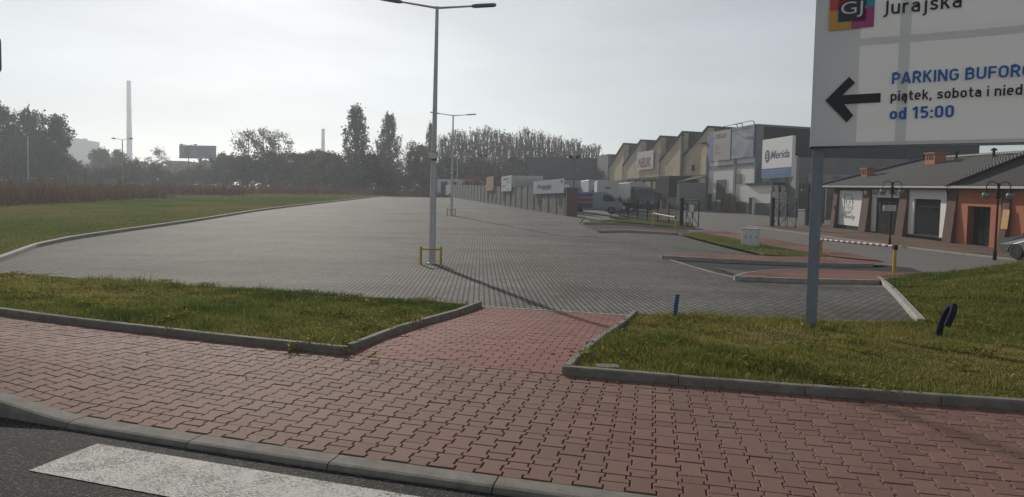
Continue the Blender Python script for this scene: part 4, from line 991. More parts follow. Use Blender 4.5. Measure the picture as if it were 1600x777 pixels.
# buttress pilasters leaning outwards at the foot
for (x0, x1, hh) in ((1301, 1308, EH), (1346, 1358, EH), (1404, 1417, EH), (1479, 1494, EH), (1566, 1578, EH)):
    a, b_ = bs(x0+1, .1), bs(x1, .1)
    MB(BL).sideprism([(0, 0)], 0, 0) if False else None
    pr = [(-.36, -.3), (.46, -.3), (.14, hh-.08), (-.36, hh-.08)]
    v = [(a, p[0], p[1]) for p in pr]+[(b_, p[0], p[1]) for p in pr]
    MB(BL).add(v, [(3, 2, 1, 0), (4, 5, 6, 7), (0, 1, 5, 4), (1, 2, 6, 5), (2, 3, 7, 6), (3, 0, 4, 7)]).build("buttress", M_pil, shop)
# white panel with a line drawing
a, b_ = bs(1309), bs(1347.5); h0, h1 = .35, EH-.25
MB(BL).box(a-.12, b_+.1, -.35, -.02, -.3, EH-.1).build("dark_frame", M_black, shop)
pn = MB(BL).box(a, b_, -.02, .03, h0, h1).build("white_panel", M_white, shop)
W_ = b_-a; H_ = h1-h0
def pp_(x, y): return BL(a+x*W_, .042, h0+y*H_)
mb = MB()
def stroke(pts, r=.022): mb.tube([pp_(*p) for p in pts], r, 5)
stroke([(.40+.17*math.cos(t)*-1, .80+.09*math.sin(t)) for t in np.linspace(0, math.pi, 9)]+[(.60, .62)], .02); stroke([(.24, .80), (.25, .62), (.29, .60)], .02); stroke([(.33, .74), (.33, .62)], .016); stroke([(.47, .74), (.47, .62)], .016)
stroke([(.33, .52), (.42, .49), (.52, .53)], .018); stroke([(.36, .585), (.40, .565), (.44, .585)], .02)
stroke([(.26, .58), (.25, .48), (.31, .43)], .016); stroke([(.58, .58), (.60, .49), (.53, .44)], .016)
text_on(mb, "SiD", lambda x, y: BL(a+x, .042, h0+y), .33*W_, .335*H_, .22*W_, .085*H_); mb.build("drawing", M_ink, pn); mb = MB(); text_on(mb, "Family", lambda x, y: BL(a+x, .042, h0+y), .2*W_, .20*H_, .5*W_, .115*H_)
mb.build("lettering", M_ink, pn)
MB(BL).lathe([(.05, 0), (.11, .05), (.13, .28), (.09, .33)], (bs(1355), .22, EH-.55), 10).build("wall_lamp", M_white, shop)
# shop door bay with its sign board
a, b_ = bs(1360), bs(1404)
MB(BL).box(a, b_, -.35, -.06, -.2, EH-.1).build("dark_recess", mat("dark_shopfront", (.012, .012, .013), .6, spec=.2), shop)
sb_ = MB(BL).box(a+.05, b_-.05, -.06, .03, EH-.72, EH-.15).build("sign_board", M_offwhite, shop)
mb = MB(); text_on(mb, "KAT", lambda x, y: BL(a+x, .04, y), (b_-a)*.07, EH-.55, (b_-a)*.2, .27, bold=.03); mb.build("lettering", M_navy, sb_)
mb = MB(); mz = mat("brown_ink", (.10, .06, .05), .7); text_on(mb, "ŁAZ", lambda x, y: BL(a+x, .04, y), (b_-a)*.33, EH-.55, (b_-a)*.2, .25, bold=.02); mb.build("lettering", mz, sb_); mb = MB(); text_on(mb, "PPC", lambda x, y: BL(a+x, .04, y), (b_-a)*.72, EH-.55, (b_-a)*.22, .27, bold=.02); mb.build("lettering", mz, sb_)
MB(BL).box(a+.0, a+.55, -.06, .0, .12, EH-.74).build("white_jamb", M_offwhite, shop)
dr = MB(BL).box(a+.95, b_-.15, -.06, -.0, -.1, EH-.76).build("shop_door", M_black, shop)
for k in range(2): MB(BL).box(a+1.05+k*1.05, a+1.95+k*1.05, .0, .012, .1, EH-.95).build("pane", M_glass, dr)
# window bay with white surround
a, b_ = bs(1419), bs(1478); MB(BL).box(a, b_, -.35, -.1, .25, EH-.12).build("white_surround", M_white, shop)
MB(BL).box(a, a+(b_-a)*.16, -.1, .06, .25, EH-.12).box(a+(b_-a)*.86, b_, -.1, .06, .25, EH-.12).box(a+(b_-a)*.16, a+(b_-a)*.86, -.1, .06, EH-.72, EH-.12).build("white_surround", M_white, shop)
wn = MB(BL).box(a+(b_-a)*.17, a+(b_-a)*.85, -.1, -.03, .3, EH-.74).build("shop_window", M_black, shop)
c0_, c1_ = a+(b_-a)*.19, a+(b_-a)*.83
for k in range(3):
    q0 = c0_+(c1_-c0_)*k/3+.03; q1 = c0_+(c1_-c0_)*(k+1)/3-.03
    MB(BL).box(q0, q1, -.03, -.02, .42, EH-1.25).build("pane", M_glass, wn); MB(BL).box(q0, q1, -.03, -.02, EH-1.18, EH-.84).build("pane", M_glass, wn)
MB(BL).box(a-.05, b_+.1, -.1, .1, .17, .25).build("sill", M_black, shop)
MB(BL).tube([(bs(1475, .3), .3, EH), (bs(1475, .3), .2, EH-.3), (bs(1479, .1), .12, EH-.6), (bs(1479, .1), .12, 0)], .05, 6).build("downpipe", M_black, shop)
# orange bays with recessed doors
for (x0, x1, d0_, d1_) in ((1495, 1565, 1513, 1549), (1579, 1660, 1612, 1640)):
    a, b_ = bs(x0), bs(x1); da, db = bs(d0_), bs(d1_)
    MB(BL).box(a, da, -.35, .1, -.3, EH-.1).box(db, b_, -.35, .1, -.3, EH-.1).box(da, db, -.35, .1, EH-1.05, EH-.1).build("orange_wall", M_orange, shop)
    [MB(BL).box(q, q+.02, -.9, .09, -.2, EH-1.06).build("reveal", M_dorange, shop) for q in (da, db-.02)]
    dr = MB(BL).box(da+.03, db-.03, -.34, -.27, -.1, EH-1.07).build("shop_door", M_black, shop)
    for k in range(2):
        q0 = da+.15+(db-da-.3)*k/2; q1 = da+.15+(db-da-.3)*(k+1)/2-.08
        MB(BL).box(q0, q1, -.27, -.262, .15, 1.0).build("pane", M_glass, dr); MB(BL).box(q0, q1, -.27, -.262, 1.08, EH-1.2).build("pane", M_glass, dr)
a, b_ = bs(1567, .2), bs(1577.5, .2)
bo_ = lambda h: .46-(h+.3)/(EH-.08+.3)*.32
ps = thing("poster", "yellow poster on the brown buttress between the orange bays", "poster", BL((a+b_)/2, .3, 1.0))
MB(BL).add([(a, bo_(1.15)+.02, 1.15), (b_, bo_(1.15)+.02, 1.15), (b_, bo_(2.2)+.02, 2.2), (a, bo_(2.2)+.02, 2.2), (a, bo_(1.15)+.005, 1.15), (b_, bo_(1.15)+.005, 1.15), (b_, bo_(2.2)+.005, 2.2), (a, bo_(2.2)+.005, 2.2)], [(0, 1, 2, 3), (7, 6, 5, 4), (0, 4, 5, 1), (1, 5, 6, 2), (2, 6, 7, 3), (3, 7, 4, 0)]).build("sheet", mat("yellow_print", (.50, .30, .09), .7, noise=.2, nscale=5), ps)

# grey annex with the long sign, between warehouse front and shop
gx_ = thing("grey_annex", "grey annex with a long faded sign band between warehouse and shop", "annex", (38, 70, .5))
ya = 68.0; xa, xb_ = at(1247, 280, ya).x, at(1420, 280, ya).x
MB().box(xa, xb_, ya, ya+6, -.5, CAMH+ray(1300, 247)[2]*ya).build("wall", mat("mid_grey_render", (.17, .175, .185), .85, noise=.1, nscale=.6), gx_)
sbn = MB().box(at(1262, 270, ya).x, at(1345, 270, ya).x, ya-.15, ya-.01, CAMH+ray(1300, 287)[2]*ya, CAMH+ray(1300, 273)[2]*ya).build("sign_band", mat("faded_band", (.26, .255, .27), .7, noise=.1, nscale=1), gx_)
mb = MB(); x0 = at(1300, 278, ya).x; z0 = CAMH+ray(1307, 280)[2]*ya
text_on(mb, "EURO", lambda x, y: (x, ya-.165, y), x0, z0, at(1314, 278, ya).x-x0, .28, bold=.03); mb.build("lettering", M_navy, sbn); mb = MB()
text_on(mb, "sp.", lambda x, y: (x, ya-.165, y), at(1317, 278, ya).x, z0, .5, .2, bold=.02); mb.build("lettering", M_navy, sbn)
MB().box(xa, xb_, ya-.02, ya-.005, -.2, CAMH+ray(1300, 289)[2]*ya).build("dark_glazing", mat("dark_front_glass", (.035, .04, .05), .3), gx_)
MB().tube([(at(1290, 300, ya).x, ya-.1, -.2), (at(1290, 300, ya).x, ya-.1, CAMH+ray(1290, 289)[2]*ya)], .07, 6).build("post", M_offwhite, gx_)
MB().tube([(at(1247, 240, ya).x, ya-.1, -.2), (at(1247, 240, ya).x, ya-.1, CAMH+ray(1250, 247)[2]*ya), (at(1242, 240, ya).x, ya+2, CAMH+ray(1240, 235)[2]*ya)], .18, 8).build("duct", M_shed, gx_)

# ---- pylon sign
D = 62.0; b0 = at(1190, 340, D); b0.z = gz(b0.x, b0.y)
A_, B_ = at(1189.5, 279, 63.0), at(1236, 275.5, 58.5)
zt_ = CAMH+ray(1189.5, 219)[2]*63.0; zbm = CAMH+ray(1189.5, 279)[2]*63.0
py = thing("pylon_sign", "white and blue company sign board on two posts before the warehouse", "sign", ((A_.x+B_.x)/2, (A_.y+B_.y)/2, gz(b0.x, b0.y)))
pt = Vector((B_.x-A_.x, B_.y-A_.y)); PL = pt.length; pt /= PL; pn_ = Vector((pt.y, -pt.x))
if pn_.y > 0: pn_ = -pn_
def PLf(s, o, z): p = A_.to_2d()+pt*s+pn_*o; return (p.x, p.y, z)
HH = zt_-zbm; PBOT = zbm
bd = MB(PLf).box(0, PL, -.35, 0, PBOT, PBOT+HH).build("board", M_white, py)
MB(PLf).box(.02, PL-.02, .002, .02, PBOT+.05, PBOT+HH*.245).build("blue_band", mat("sign_blue", (.05, .12, .30), .6, noise=.1, nscale=2), py)
mb = MB(); wl = .008
text_on(mb, "Merida", lambda x, y: PLf(x, .012, y), PL*.30, PBOT+HH*.485, PL*.62, HH*.20, bold=.012, shear=.25); mb.build("lettering", M_navy, bd)
mb = MB(); ce = (PL*.19, PBOT+HH*.56)
mb.add([PLf(ce[0]+PL*.085*math.cos(t), .012, ce[1]+HH*.165*math.sin(t)) for t in np.linspace(0, 2*math.pi, 28, endpoint=False)], [tuple(range(28))]); mb.build("emblem", M_navy, bd)
mb = MB()
for k in range(3): mb.box(0, 0, 0, 0, 0, 0) if False else mb.add([PLf(ce[0]-PL*.03+q[0]*PL, .02, ce[1]+HH*(-.09+k*.075)+q[1]*HH) for q in ((0, 0), (.06, 0), (.06, .03), (0, .03))], [(0, 1, 2, 3)])
mb.build("emblem_bars", M_white, bd)
for k in range(2):
    mb = MB(); text_on(mb, ("systemy utrzymania czystości", "środki higieny i czystości")[k], lambda x, y: PLf(x, .03, y), PL*.06, PBOT+HH*(.165-.06*k), PL*(.86-.1*k), HH*.035)
    mb.build("lettering", mat("pale_blue_ink", (.42, .48, .58), .6), bd)
for q in (.25, .75): MB(PLf).box(PL*q-.06, PL*q+.06, -.5, -.38, gz(b0.x, b0.y)-.4, PBOT+HH*.9).build("post", mat("sign_post_dark", (.12, .125, .13), .6), py)
# ================================================================== FENCES AND GATES
M_conc = mat("fence_concrete", (.165, .165, .155), .9, noise=.3, nscale=1.2, bump=.3, bscale=12)
FN = Vector((fN.x, fN.y)); FF = Vector((fF.x, fF.y)); fd = (FF-FN); FLEN = fd.length; fd /= FLEN; fnn = Vector((fd.y, -fd.x))
if fnn.x > 0: fnn = -fnn                                  # towards the car park
def CF(s, o, h): p = FN+fd*s+fnn*o; return (p.x, p.y, gz(p.x, p.y)+h)
def CFz(s, o, z): p = FN+fd*s+fnn*o; return (p.x, p.y, z)
def cs(px, o=0.0):
    a, b = 0.0, FLEN
    for _ in range(50):
        m_ = (a+b)/2; p = FN+fd*m_+fnn*o
        if 800+950*p.x/p.y > px: a = m_
        else: b = m_
    return a
def cz(px, py, o=0.0):
    s = cs(px, o); p = FN+fd*s+fnn*o; return s, CAMH+ray(px, py)[2]*p.y
cf = thing("concrete_fence", "long fence of grey concrete slabs along the car park", "fence", (FN.x, FN.y, gz(FN.x, FN.y)))
NP = 25; PS = FLEN/NP
for k in range(NP):
    a = k*PS; z0 = CF(a+PS/2, 0, 0)[2]
    mb = MB(CFz)
    for j in range(4): mb.box(a+.062, a+PS-.062, -.03, .03-.006*(j % 2), z0-.3 if j == 0 else z0+.5*j+.006, z0+.5*(j+1))
    mb.build("panel", M_conc, cf)
    MB(CFz).box(a-.06, a+.06, -.08, .06, z0-.4, z0+2.05).build("post", mat("fence_post_concrete", (.12, .12, .113), .9, noise=.2, nscale=3), cf)
# brick pillar at its end
pc = gp(893, 338); pl_ = thing("brick_pillar", "square brown brick pillar at the end of the concrete fence", "pillar", pc)
def LOC(o): return lambda x, y, z: (o.x+x, o.y+y, o.z+z)
mtb = mat("pillar_brick", (.15, .10, .075), .9); n, l, b = nodes_of(mtb)
tcn = n.new("ShaderNodeTexCoord"); br = n.new("ShaderNodeTexBrick"); mpn = n.new("ShaderNodeMapping"); mpn.inputs["Rotation"].default_value = (rad(90), 0, 0); l.new(tcn.outputs["Object"], mpn.inputs[0]); l.new(mpn.outputs[0], br.inputs[0])
br.inputs["Scale"].default_value = 1; br.inputs["Brick Width"].default_value = .25; br.inputs["Row Height"].default_value = .075; br.inputs["Mortar Size"].default_value = .008
br.inputs["Color1"].default_value = (.17, .105, .075, 1); br.inputs["Color2"].default_value = (.12, .08, .06, 1); br.inputs["Mortar"].default_value = (.2, .18, .16, 1); l.new(br.outputs[0], b.inputs["Base Color"])
MB().bbox(-.42, .42, 0, .84, -.3, 2.05, .02).build("shaft", mtb, pl_, local=True); MB().bbox(-.48, .48, -.06, .9, 2.05, 2.17, .02).build("cap", M_conc, pl_, local=True)
# boards hung on the fence
def fence_sign(name, label, xa, xb, yt, yb, m_, o=.14):
    a, b_ = cs(xb, o), cs(xa, o); mid = (xa+xb)/2; zt = cz(mid, yt, o)[1]; zb = cz(mid, yb, o)[1]
    t = thing(name, label, "sign", CFz((a+b_)/2, o, zb)); bd = MB(CFz).box(a, b_, o-.04, o, zb, zt).build("board", m_, t)
    for s in (a+.15*(b_-a), b_-.15*(b_-a)): MB(CFz).box(s-.03, s+.03, o-.09, o-.04, zb-1.0, zt-.1).build("post", M_pipe, t)
    return t, bd, a, b_, zb, zt, o
M_banner1 = mat("pale_blue_banner", (.34, .37, .42), .7, noise=.12, nscale=.8)
fence_sign("fence_board", "plain faded orange board standing above the concrete fence", 758.5, 769.5, 276, 298, mat("faded_orange_board", (.38, .19, .12), .8, noise=.15, nscale=2))
t, bd, a, b_, zb, zt, o = fence_sign("fence_board", "tall white notice board above the concrete fence", 782, 797.5, 275, 299, mat("white_notice", (.50, .52, .55), .7, noise=.12, nscale=2))
mb = MB()
for k, (q0, q1, h) in enumerate(((.1, .45, .36), (.1, .4, .27), (.55, .85, .55), (.2, .8, .8), (.2, .7, .73), (.55, .8, .12))):
    mb.add([CFz(b_-(b_-a)*x, o+.012, zb+(zt-zb)*y) for x, y in ((q0, h), (q1, h), (q1, h+.045), (q0, h+.045))], [(0, 1, 2, 3)])
mb.build("text_lines", mat("grey_blue_ink", (.13, .15, .2), .7), bd)
t, bd, a, b_, zb, zt, o = fence_sign("fence_banner", "wide pale blue banner with slanted dark red lettering on the concrete fence", 832, 884, 281, 302.5, M_banner1)
mb = MB(); text_on(mb, "Wojtpłeh", lambda x, y: CFz(b_-x, o+.012, y), (b_-a)*.14, zb+(zt-zb)*.40, (b_-a)*.48, (zt-zb)*.28, bold=.03, shear=.2)
mb.add([CFz(b_-(b_-a)*x, o+.012, zb+(zt-zb)*y) for x, y in ((.33, .30), (.62, .30), (.62, .335), (.33, .335))], [(0, 1, 2, 3)])
mb.build("lettering", mat("dark_red_ink", (.10, .035, .04), .7), bd)
mb = MB(); mb.add([CFz(b_-(b_-a)*(.93+.03*math.cos(t_)), o+.012, zb+(zt-zb)*(.8+.12*math.sin(t_))) for t_ in np.linspace(0, 6.28, 14, endpoint=False)], [tuple(range(14))]); mb.build("emblem", M_redink, bd)

# metal railing between van yard and gate
g0 = gp(955, 336); g1 = gp(1063, 355)
rl = thing("metal_railing", "dark metal bar railing from the van to the gate post", "railing", g1)
R0, R1 = g0.to_2d(), g1.to_2d(); rd_ = (R1-R0); RL = rd_.length; rd_ /= RL
def RF(s, h, o=0): p = R0+rd_*s; return (p.x-rd_.y*o, p.y+rd_.x*o, gz(p.x, p.y)+h)
nb = 7
for k in range(nb):
    a, b_ = RL*k/nb, RL*(k+1)/nb; mb = MB()
    for h in (.15, 1.55): mb.tube([RF(a, h), RF(b_, h)], .025, 4)
    ni = int((b_-a)/.14)
    for j in range(1, ni): mb.tube([RF(a+(b_-a)*j/ni, .1), RF(a+(b_-a)*j/ni, 1.7)], .016, 4, cap=False)
    mb.build("railing_panel", M_black, rl)
for k in range(nb+1): MB().tube([RF(RL*k/nb, -.2), RF(RL*k/nb, 1.85)], .045, 6).build("post", M_black, rl)
# gate leaves
def gate(pa, pb, label, h, postpx):
    A, B = gp(*pa), gp(*pb); t = thing("gate_leaf", label, "gate", A, group="leaves of the black entrance gate")
    d = (B.to_2d()-A.to_2d()); Ln = d.length; d /= Ln
    def G(s, z): return (A.x+d.x*s, A.y+d.y*s, A.z+z)
    mb = MB(); 
    for p in (((0, .12), (Ln, .12)), ((0, h), (Ln, h)), ((0, .12), (0, h)), ((Ln, .12), (Ln, h)), ((0, h-.25), (Ln, h-.25))): mb.tube([G(*p[0]), G(*p[1])], .035, 4)
    mb.build("frame", M_black, t)
    mb = MB()
    for p in (((0, .12), (Ln*.66, h-.25)), ((Ln*.33, .12), (Ln, h-.25)), ((0, h-.25), (Ln*.66, .12)), ((Ln*.33, h-.25), (Ln, .12)), ((Ln*.33, .12), (Ln*.33, h-.25)), ((Ln*.66, .12), (Ln*.66, h-.25))): mb.tube([G(*p[0]), G(*p[1])], .025, 4)
    mb.build("bracing", M_black, t)
    MB().bbox(A.x-.14, A.x+.14, A.y-.14, A.y+.14, A.z-.2, A.z+h+.15, .02).build("post", M_black, t)
    return G, Ln, t
G, Ln, t = gate((1064, 355), (1091, 359), "black gate leaf with a white notice, left of the yard entry", 2.1, 0)
nb_ = thing("gate_notice", "small white notice plate fixed on the gate leaf", "notice", G(Ln*.55, 1.3))
MB().add([(*G(Ln*.42, 1.25)[:2], G(0, 1.25)[2]), (*G(Ln*.68, 1.25)[:2], G(0, 1.25)[2]), (*G(Ln*.68, 1.75)[:2], G(0, 1.75)[2]), (*G(Ln*.42, 1.75)[:2], G(0, 1.75)[2])], [(0, 1, 2, 3)]).build("plate", M_offwhite, nb_); nb_.location.y -= .06
gate((1206, 355), (1243, 361), "black gate leaf with crossed bracing in front of the grey annex", 2.25, 0)

# ================================================================== LAMPS, POLES
M_galv = mat("galvanised_pole", (.44, .45, .455), .5, metal=.35, noise=.12, nscale=4)
M_lum = mat("luminaire_grey", (.12, .13, .145), .5, metal=.2)
M_yel = mat("yellow_paint", (.50, .31, .03), .5, noise=.18, nscale=9)
def street_lamp(loc, label):
    t = thing("street_lamp", label, "street lamp", loc, 0, "double armed lamps on the car park"); H = LAMPH
    MB().tube([(0, 0, .02), (0, 0, 2.6), (0, 0, 2.64), (.02, 0, H)], [.095, .088, .075, .045], 14).build("pole", M_galv, t, smooth=True, local=True)
    MB().bbox(-.17, .17, -.17, .17, 0, .025, .01).build("base_plate", M_galv, t, local=True)
    for sx in (-1, 1):
        for sy in (-1, 1): MB().tube([(sx*.13, sy*.13, .02), (sx*.13, sy*.13, .075)], .016, 6).build("bolt", M_galv, t, local=True)
    for sgn, el, yaw in ((-1, .115, -.10), (1, .075, .05)):
        d = Vector((sgn*math.cos(yaw), -.10 if sgn < 0 else .0, 0)); pts = [Vector((.02, 0, H-.04))+d*q+Vector((0, 0, el*q)) for q in (0, .5, 1.02)]
        MB().tube(pts, [.032, .028, .025], 8).build("arm", M_galv, t, smooth=True, local=True)
        p = pts[-1]; u = Vector((d.x, d.y, el)).normalized(); sd = Vector((-u.y, u.x, 0)).normalized(); up = u.cross(sd)
        if up.z < 0: up = -up
        vs = []
        for q, wd_, h in ((-.06, .04, .025), (.05, .085, .032), (.55, .09, .028), (.62, .07, .015)):
            for a, b_ in ((-1, -1), (1, -1), (1, 1), (-1, 1)): vs.append(p+u*q+sd*wd_*a+up*h*b_)
        mbx = MB(); mbx.add(vs, [(3, 2, 1, 0), (12, 13, 14, 15)]+[(i*4+k, i*4+(k+1) % 4, (i+1)*4+(k+1) % 4, (i+1)*4+k) for i in range(3) for k in range(4)]); mbx.build("luminaire", M_lum, t, local=True)
    cbx = MB().bbox(-.09, .09, -.16, -.06, 2.95, 3.12, .015).build("camera_box", M_offwhite, t, local=True)
    MB().tube([(0, 0, 2.9), (0, 0, 3.15)], .1, 12).build("collar", M_lum, t, local=True)
    return t
lp1 = gp(675, 412); LAMPH = at(684, 10.5, lp1.y).z-lp1.z; print("LAMPH", LAMPH)
lamp = street_lamp(lp1, "tall double armed grey lamp nearest on the grey block paving"); lamp.rotation_euler = (0, rad(.25), rad(0))
lp2 = gp(705.5, 337); l2 = dup(lamp, lp2, None, "farther double armed grey lamp beside the concrete fence"); l2.rotation_euler = (0, 0, 0)
def guard(loc, label):
    t = thing("lamp_guard", label, "guard rail", loc, 0, "yellow guards at the lamp feet")
    for s in (-1, 1):
        p = MB().tube([(s*.28, 0, -.1), (s*.28, 0, .5)], .035, 10).build("post", M_yel, t, smooth=True, local=True)
        c = MB().lathe([(.036, .5), (.02, .55), (.004, .575)], (s*.28, 0, 0), 10).build("cap", M_white, p, local=True)
    MB().tube([(-.28, 0, .43), (.28, 0, .43)], .024, 8).build("rail", M_yel, t, smooth=True, local=True)
    return t
gd = guard((lp1.x, lp1.y-.26, gz(lp1.x, lp1.y-.26)), "yellow tube guard at the foot of the nearest lamp")
dup(gd, (lp2.x, lp2.y-.26, gz(lp2.x, lp2.y-.26)), None, "yellow tube guard at the foot of the farther lamp")
# floodlight poles
def flood(px, pyt, pyb, d, label):
    p = at(px, pyb, d); p.z = gz(p.x, p.y); H = CAMH+ray(px, pyt)[2]*d-p.z
    t = thing("floodlight_pole", label, "floodlight", p, 0, "dark floodlight poles in the truck yard")
    MB().tube([(0, 0, -.2), (0, 0, H)], [.12, .07], 8).build("pole", M_lum, t, local=True)
    for s in (-1, 1): MB().add([(s*.15, -.1, H-.25), (s*.55, -.2, H-.08), (s*.55, -.05, H+.2), (s*.15, .1, H+.02), (s*.15, .15, H-.25), (s*.55, .05, H-.08), (s*.55, .2, H+.2), (s*.15, .3, H+.02)], [(0, 1, 2, 3), (7, 6, 5, 4), (0, 4, 5, 1), (1, 5, 6, 2), (2, 6, 7, 3), (3, 7, 4, 0)]).build("floodlight", M_black, t, local=True)
flood(754, 243, 314, 83, "dark floodlight pole behind the orange fence board"); flood(896, 245, 300, 62, "dark floodlight pole rising behind the brick pillar")
for (px, pyt, d, lb_, th) in ((714, 247, 104, "thin pale mast between far lamp and floodlight pole", .09), (45, 213, 118, "pale lamp mast in front of the big trees at the field's edge", .16), (821, 240, 105, "thin dark pole at the end of the dark roofed shed", .08)):
    p = at(px, 300, d); p.z = gz(p.x, p.y); m_ = MB().tube([(0, 0, -.3), (0, 0, CAMH+ray(px, pyt)[2]*d-p.z)], [th, th*.6], 8).build("mast", M_galv if px != 821 else M_black, None, smooth=True); m_.location = p; tag(m_, lb_, "mast")
# road lamps in the distance
def road_lamp(px, pyt, d, sc_, label):
    p = at(px, 290, d); p.z = gz(p.x, p.y); H = CAMH+ray(px, pyt)[2]*d-p.z
    t = thing("road_lamp", label, "street lamp", p, 0, "double armed road lamps beyond the field")
    MB().tube([(0, 0, -.2), (0, 0, H)], [.14, .08], 8).build("pole", M_lum, t, local=True)
    for s in (-1, 1):
        MB().tube([(0, 0, H-.05), (s*1.1*sc_, 0, H+.18), (s*1.9*sc_, 0, H+.2)], .05, 6).build("arm", M_lum, t, local=True)
        MB().tube([(s*1.75*sc_, 0, H+.2), (s*1.95*sc_, 0, H+.22), (s*2.6*sc_, 0, H+.26)], [.08, .17, .12], 8).build("luminaire", M_lum, t, local=True)
road_lamp(192, 218.5, 125, .82, "double armed road lamp in front of the tall chimney"); road_lamp(295, 227.5, 150, .8, "double armed road lamp in front of the billboard")

# globe lamps by the shop
M_globe = mat("smoked_globe", (.16, .155, .15), .1, spec=.8)
def globe_lamp(px, pyb, pyt, label, n_arm):
    p = gp(px, pyb, .05); H = CAMH+ray(px, pyt)[2]*p.y-p.z
    t = thing("globe_lamp", label, "street lamp", p, 0, "black globe lamps on the shop pavement")
    MB().lathe([(.07, -.05), (.07, .30), (.05, .36), (.04, .45)], n=10).build("base", M_black, t, local=True)
    MB().tube([(0, 0, .45), (0, 0, H-.05)], [.042, .035], 8).build("pole", M_black, t, local=True)
    MB().lathe([(.06, H-.75), (.1, H-.7), (.1, H-.35), (.05, H-.3)], n=10).build("hub", M_black, t, local=True)
    for s in (-1, 1):
        pts = [(0, 0, H-.62)]+[(s*(.28+.25*math.cos(a)*-1), 0, H-.25+.25*math.sin(a)) for a in np.linspace(0, math.pi, 8)]+[(s*.53, 0, H-.42)]
        ar = MB().tube(pts, .02, 6).build("arm", M_black, t, smooth=True, local=True)
        g_ = MB().lathe([(.01, -.16)]+[(.16*math.cos(a), .16*math.sin(a)) for a in np.linspace(-1.3, 1.3, 9)]+[(.01, .16)], (s*.53, 0, H-.6), 14).build("globe", M_globe, t, smooth=True, local=True)
        MB().lathe([(.12, H-.46), (.06, H-.40), (.02, H-.38)], (s*.53, 0, 0), 10).build("collar", M_black, t, local=True)
    return t, p, H
gl1, p1, H1 = globe_lamp(1390, 383, 283, "black globe lamp post carrying a small red and white notice", 2)
gl2, p2, H2 = globe_lamp(1554, 405, 284, "black globe lamp post before the orange shop bay", 2)
q = at(1390, 325.5, p1.y-.08)
nt_ = thing("lamp_notice", "small white notice with red print on the globe lamp post", "notice", q)
bd = MB(LOC(q)).box(-.36, .36, -.02, .02, -.15, .17).build("plate", M_offwhite, nt_)
for k in range(2): mb = MB(); text_on(mb, ("UWAGA", "ZAKAZ WJAZDU")[k], lambda x, y: (q.x+x, q.y-.026, q.z+y), -.24 if k == 0 else -.31, .04-k*.14, .48 if k == 0 else .62, .08); mb.build("lettering", M_redink, bd)
# globe lamps behind the gate, mostly hidden
for px, pyb, pyt, lb_ in ((1216, 352, 286, "black globe lamp post behind the right gate leaf"), (1262, 352, 287, "black globe lamp post half hidden behind the big sign's post")): globe_lamp(px, pyb, pyt, lb_, 2)

# ================================================================== PARKING BARRIERS
def barrier(pa, pb, h, label):
    A, B = gp(*pa, off=.10), gp(*pb, off=.10); t = thing("barrier", label, "barrier", A, 0, "red and white parking barriers")
    for q, hh in ((A, h+.06), (B, h-.02)):
        MB(LOC(q)).tube([(0, 0, -.15), (0, 0, hh)], .05, 10).build("post", M_yel, t, smooth=True)
    MB(LOC(A)).tube([(.09, 0, h-.05), (.09, 0, .3), (.0, 0, .22)], .03, 6).build("strut", M_yel, t)
    d = (B-A); Ln = d.length; d.normalize(); a0 = A+Vector((0, -.02, h)); b0 = B+Vector((0, -.02, h))
    n = 26; mb = MB()
    for k in range(n):
        mb.mi = k % 2; p, q = a0.lerp(b0, k/n), a0.lerp(b0, (k+1)/n); mb.tube([p, q], .042, 10, cap=(k in (0, n-1)))
    mb.build("boom", [M_white, M_redink], t, smooth=False)
    MB(LOC(B)).bbox(-.055, .055, -.065, .065, h-.1, h+.05, .015).build("latch", M_black, t)
    MB(LOC(B)).tube([(-.08, 0, h+.05), (-.1, 0, h+.2), (-.06, 0, h+.25)], .014, 6).tube([(.08, 0, h+.05), (.1, 0, h+.2), (.06, 0, h+.25)], .014, 6).build("catch", M_yel, t)
    return t
barrier((1279, 409), (1397, 426), .83, "red and white barrier with yellow posts at the near entry road")
barrier((1020, 351.5), (1055, 360.5), .85, "red and white barrier with yellow posts at the far grass island")

# utility cabinet
cp_ = gp(1172, 384.5, .09); cb = thing("utility_cabinet", "light grey concrete utility cabinet on the grass strip", "cabinet", cp_, rad(-38))
M_cab = mat("cabinet_grey", (.60, .60, .585), .75, noise=.1, nscale=5)
MB().bbox(-.40, .40, -.19, .19, -.1, .84, .015).build("body", M_cab, cb, local=True); MB().bbox(-.43, .43, -.22, .22, .84, .90, .012).build("lid", M_cab, cb, local=True)
for k in range(3):
    dr = MB().box(-.38+k*.255, -.15+k*.255, -.2, -.188, .1, .80).build("door", mat("cabinet_door", (.62, .62, .61), .7), cb, local=True); MB().box(-.19+k*.255, -.165+k*.255, -.215, -.2, .42, .52).build("lock", M_black, dr, local=True)

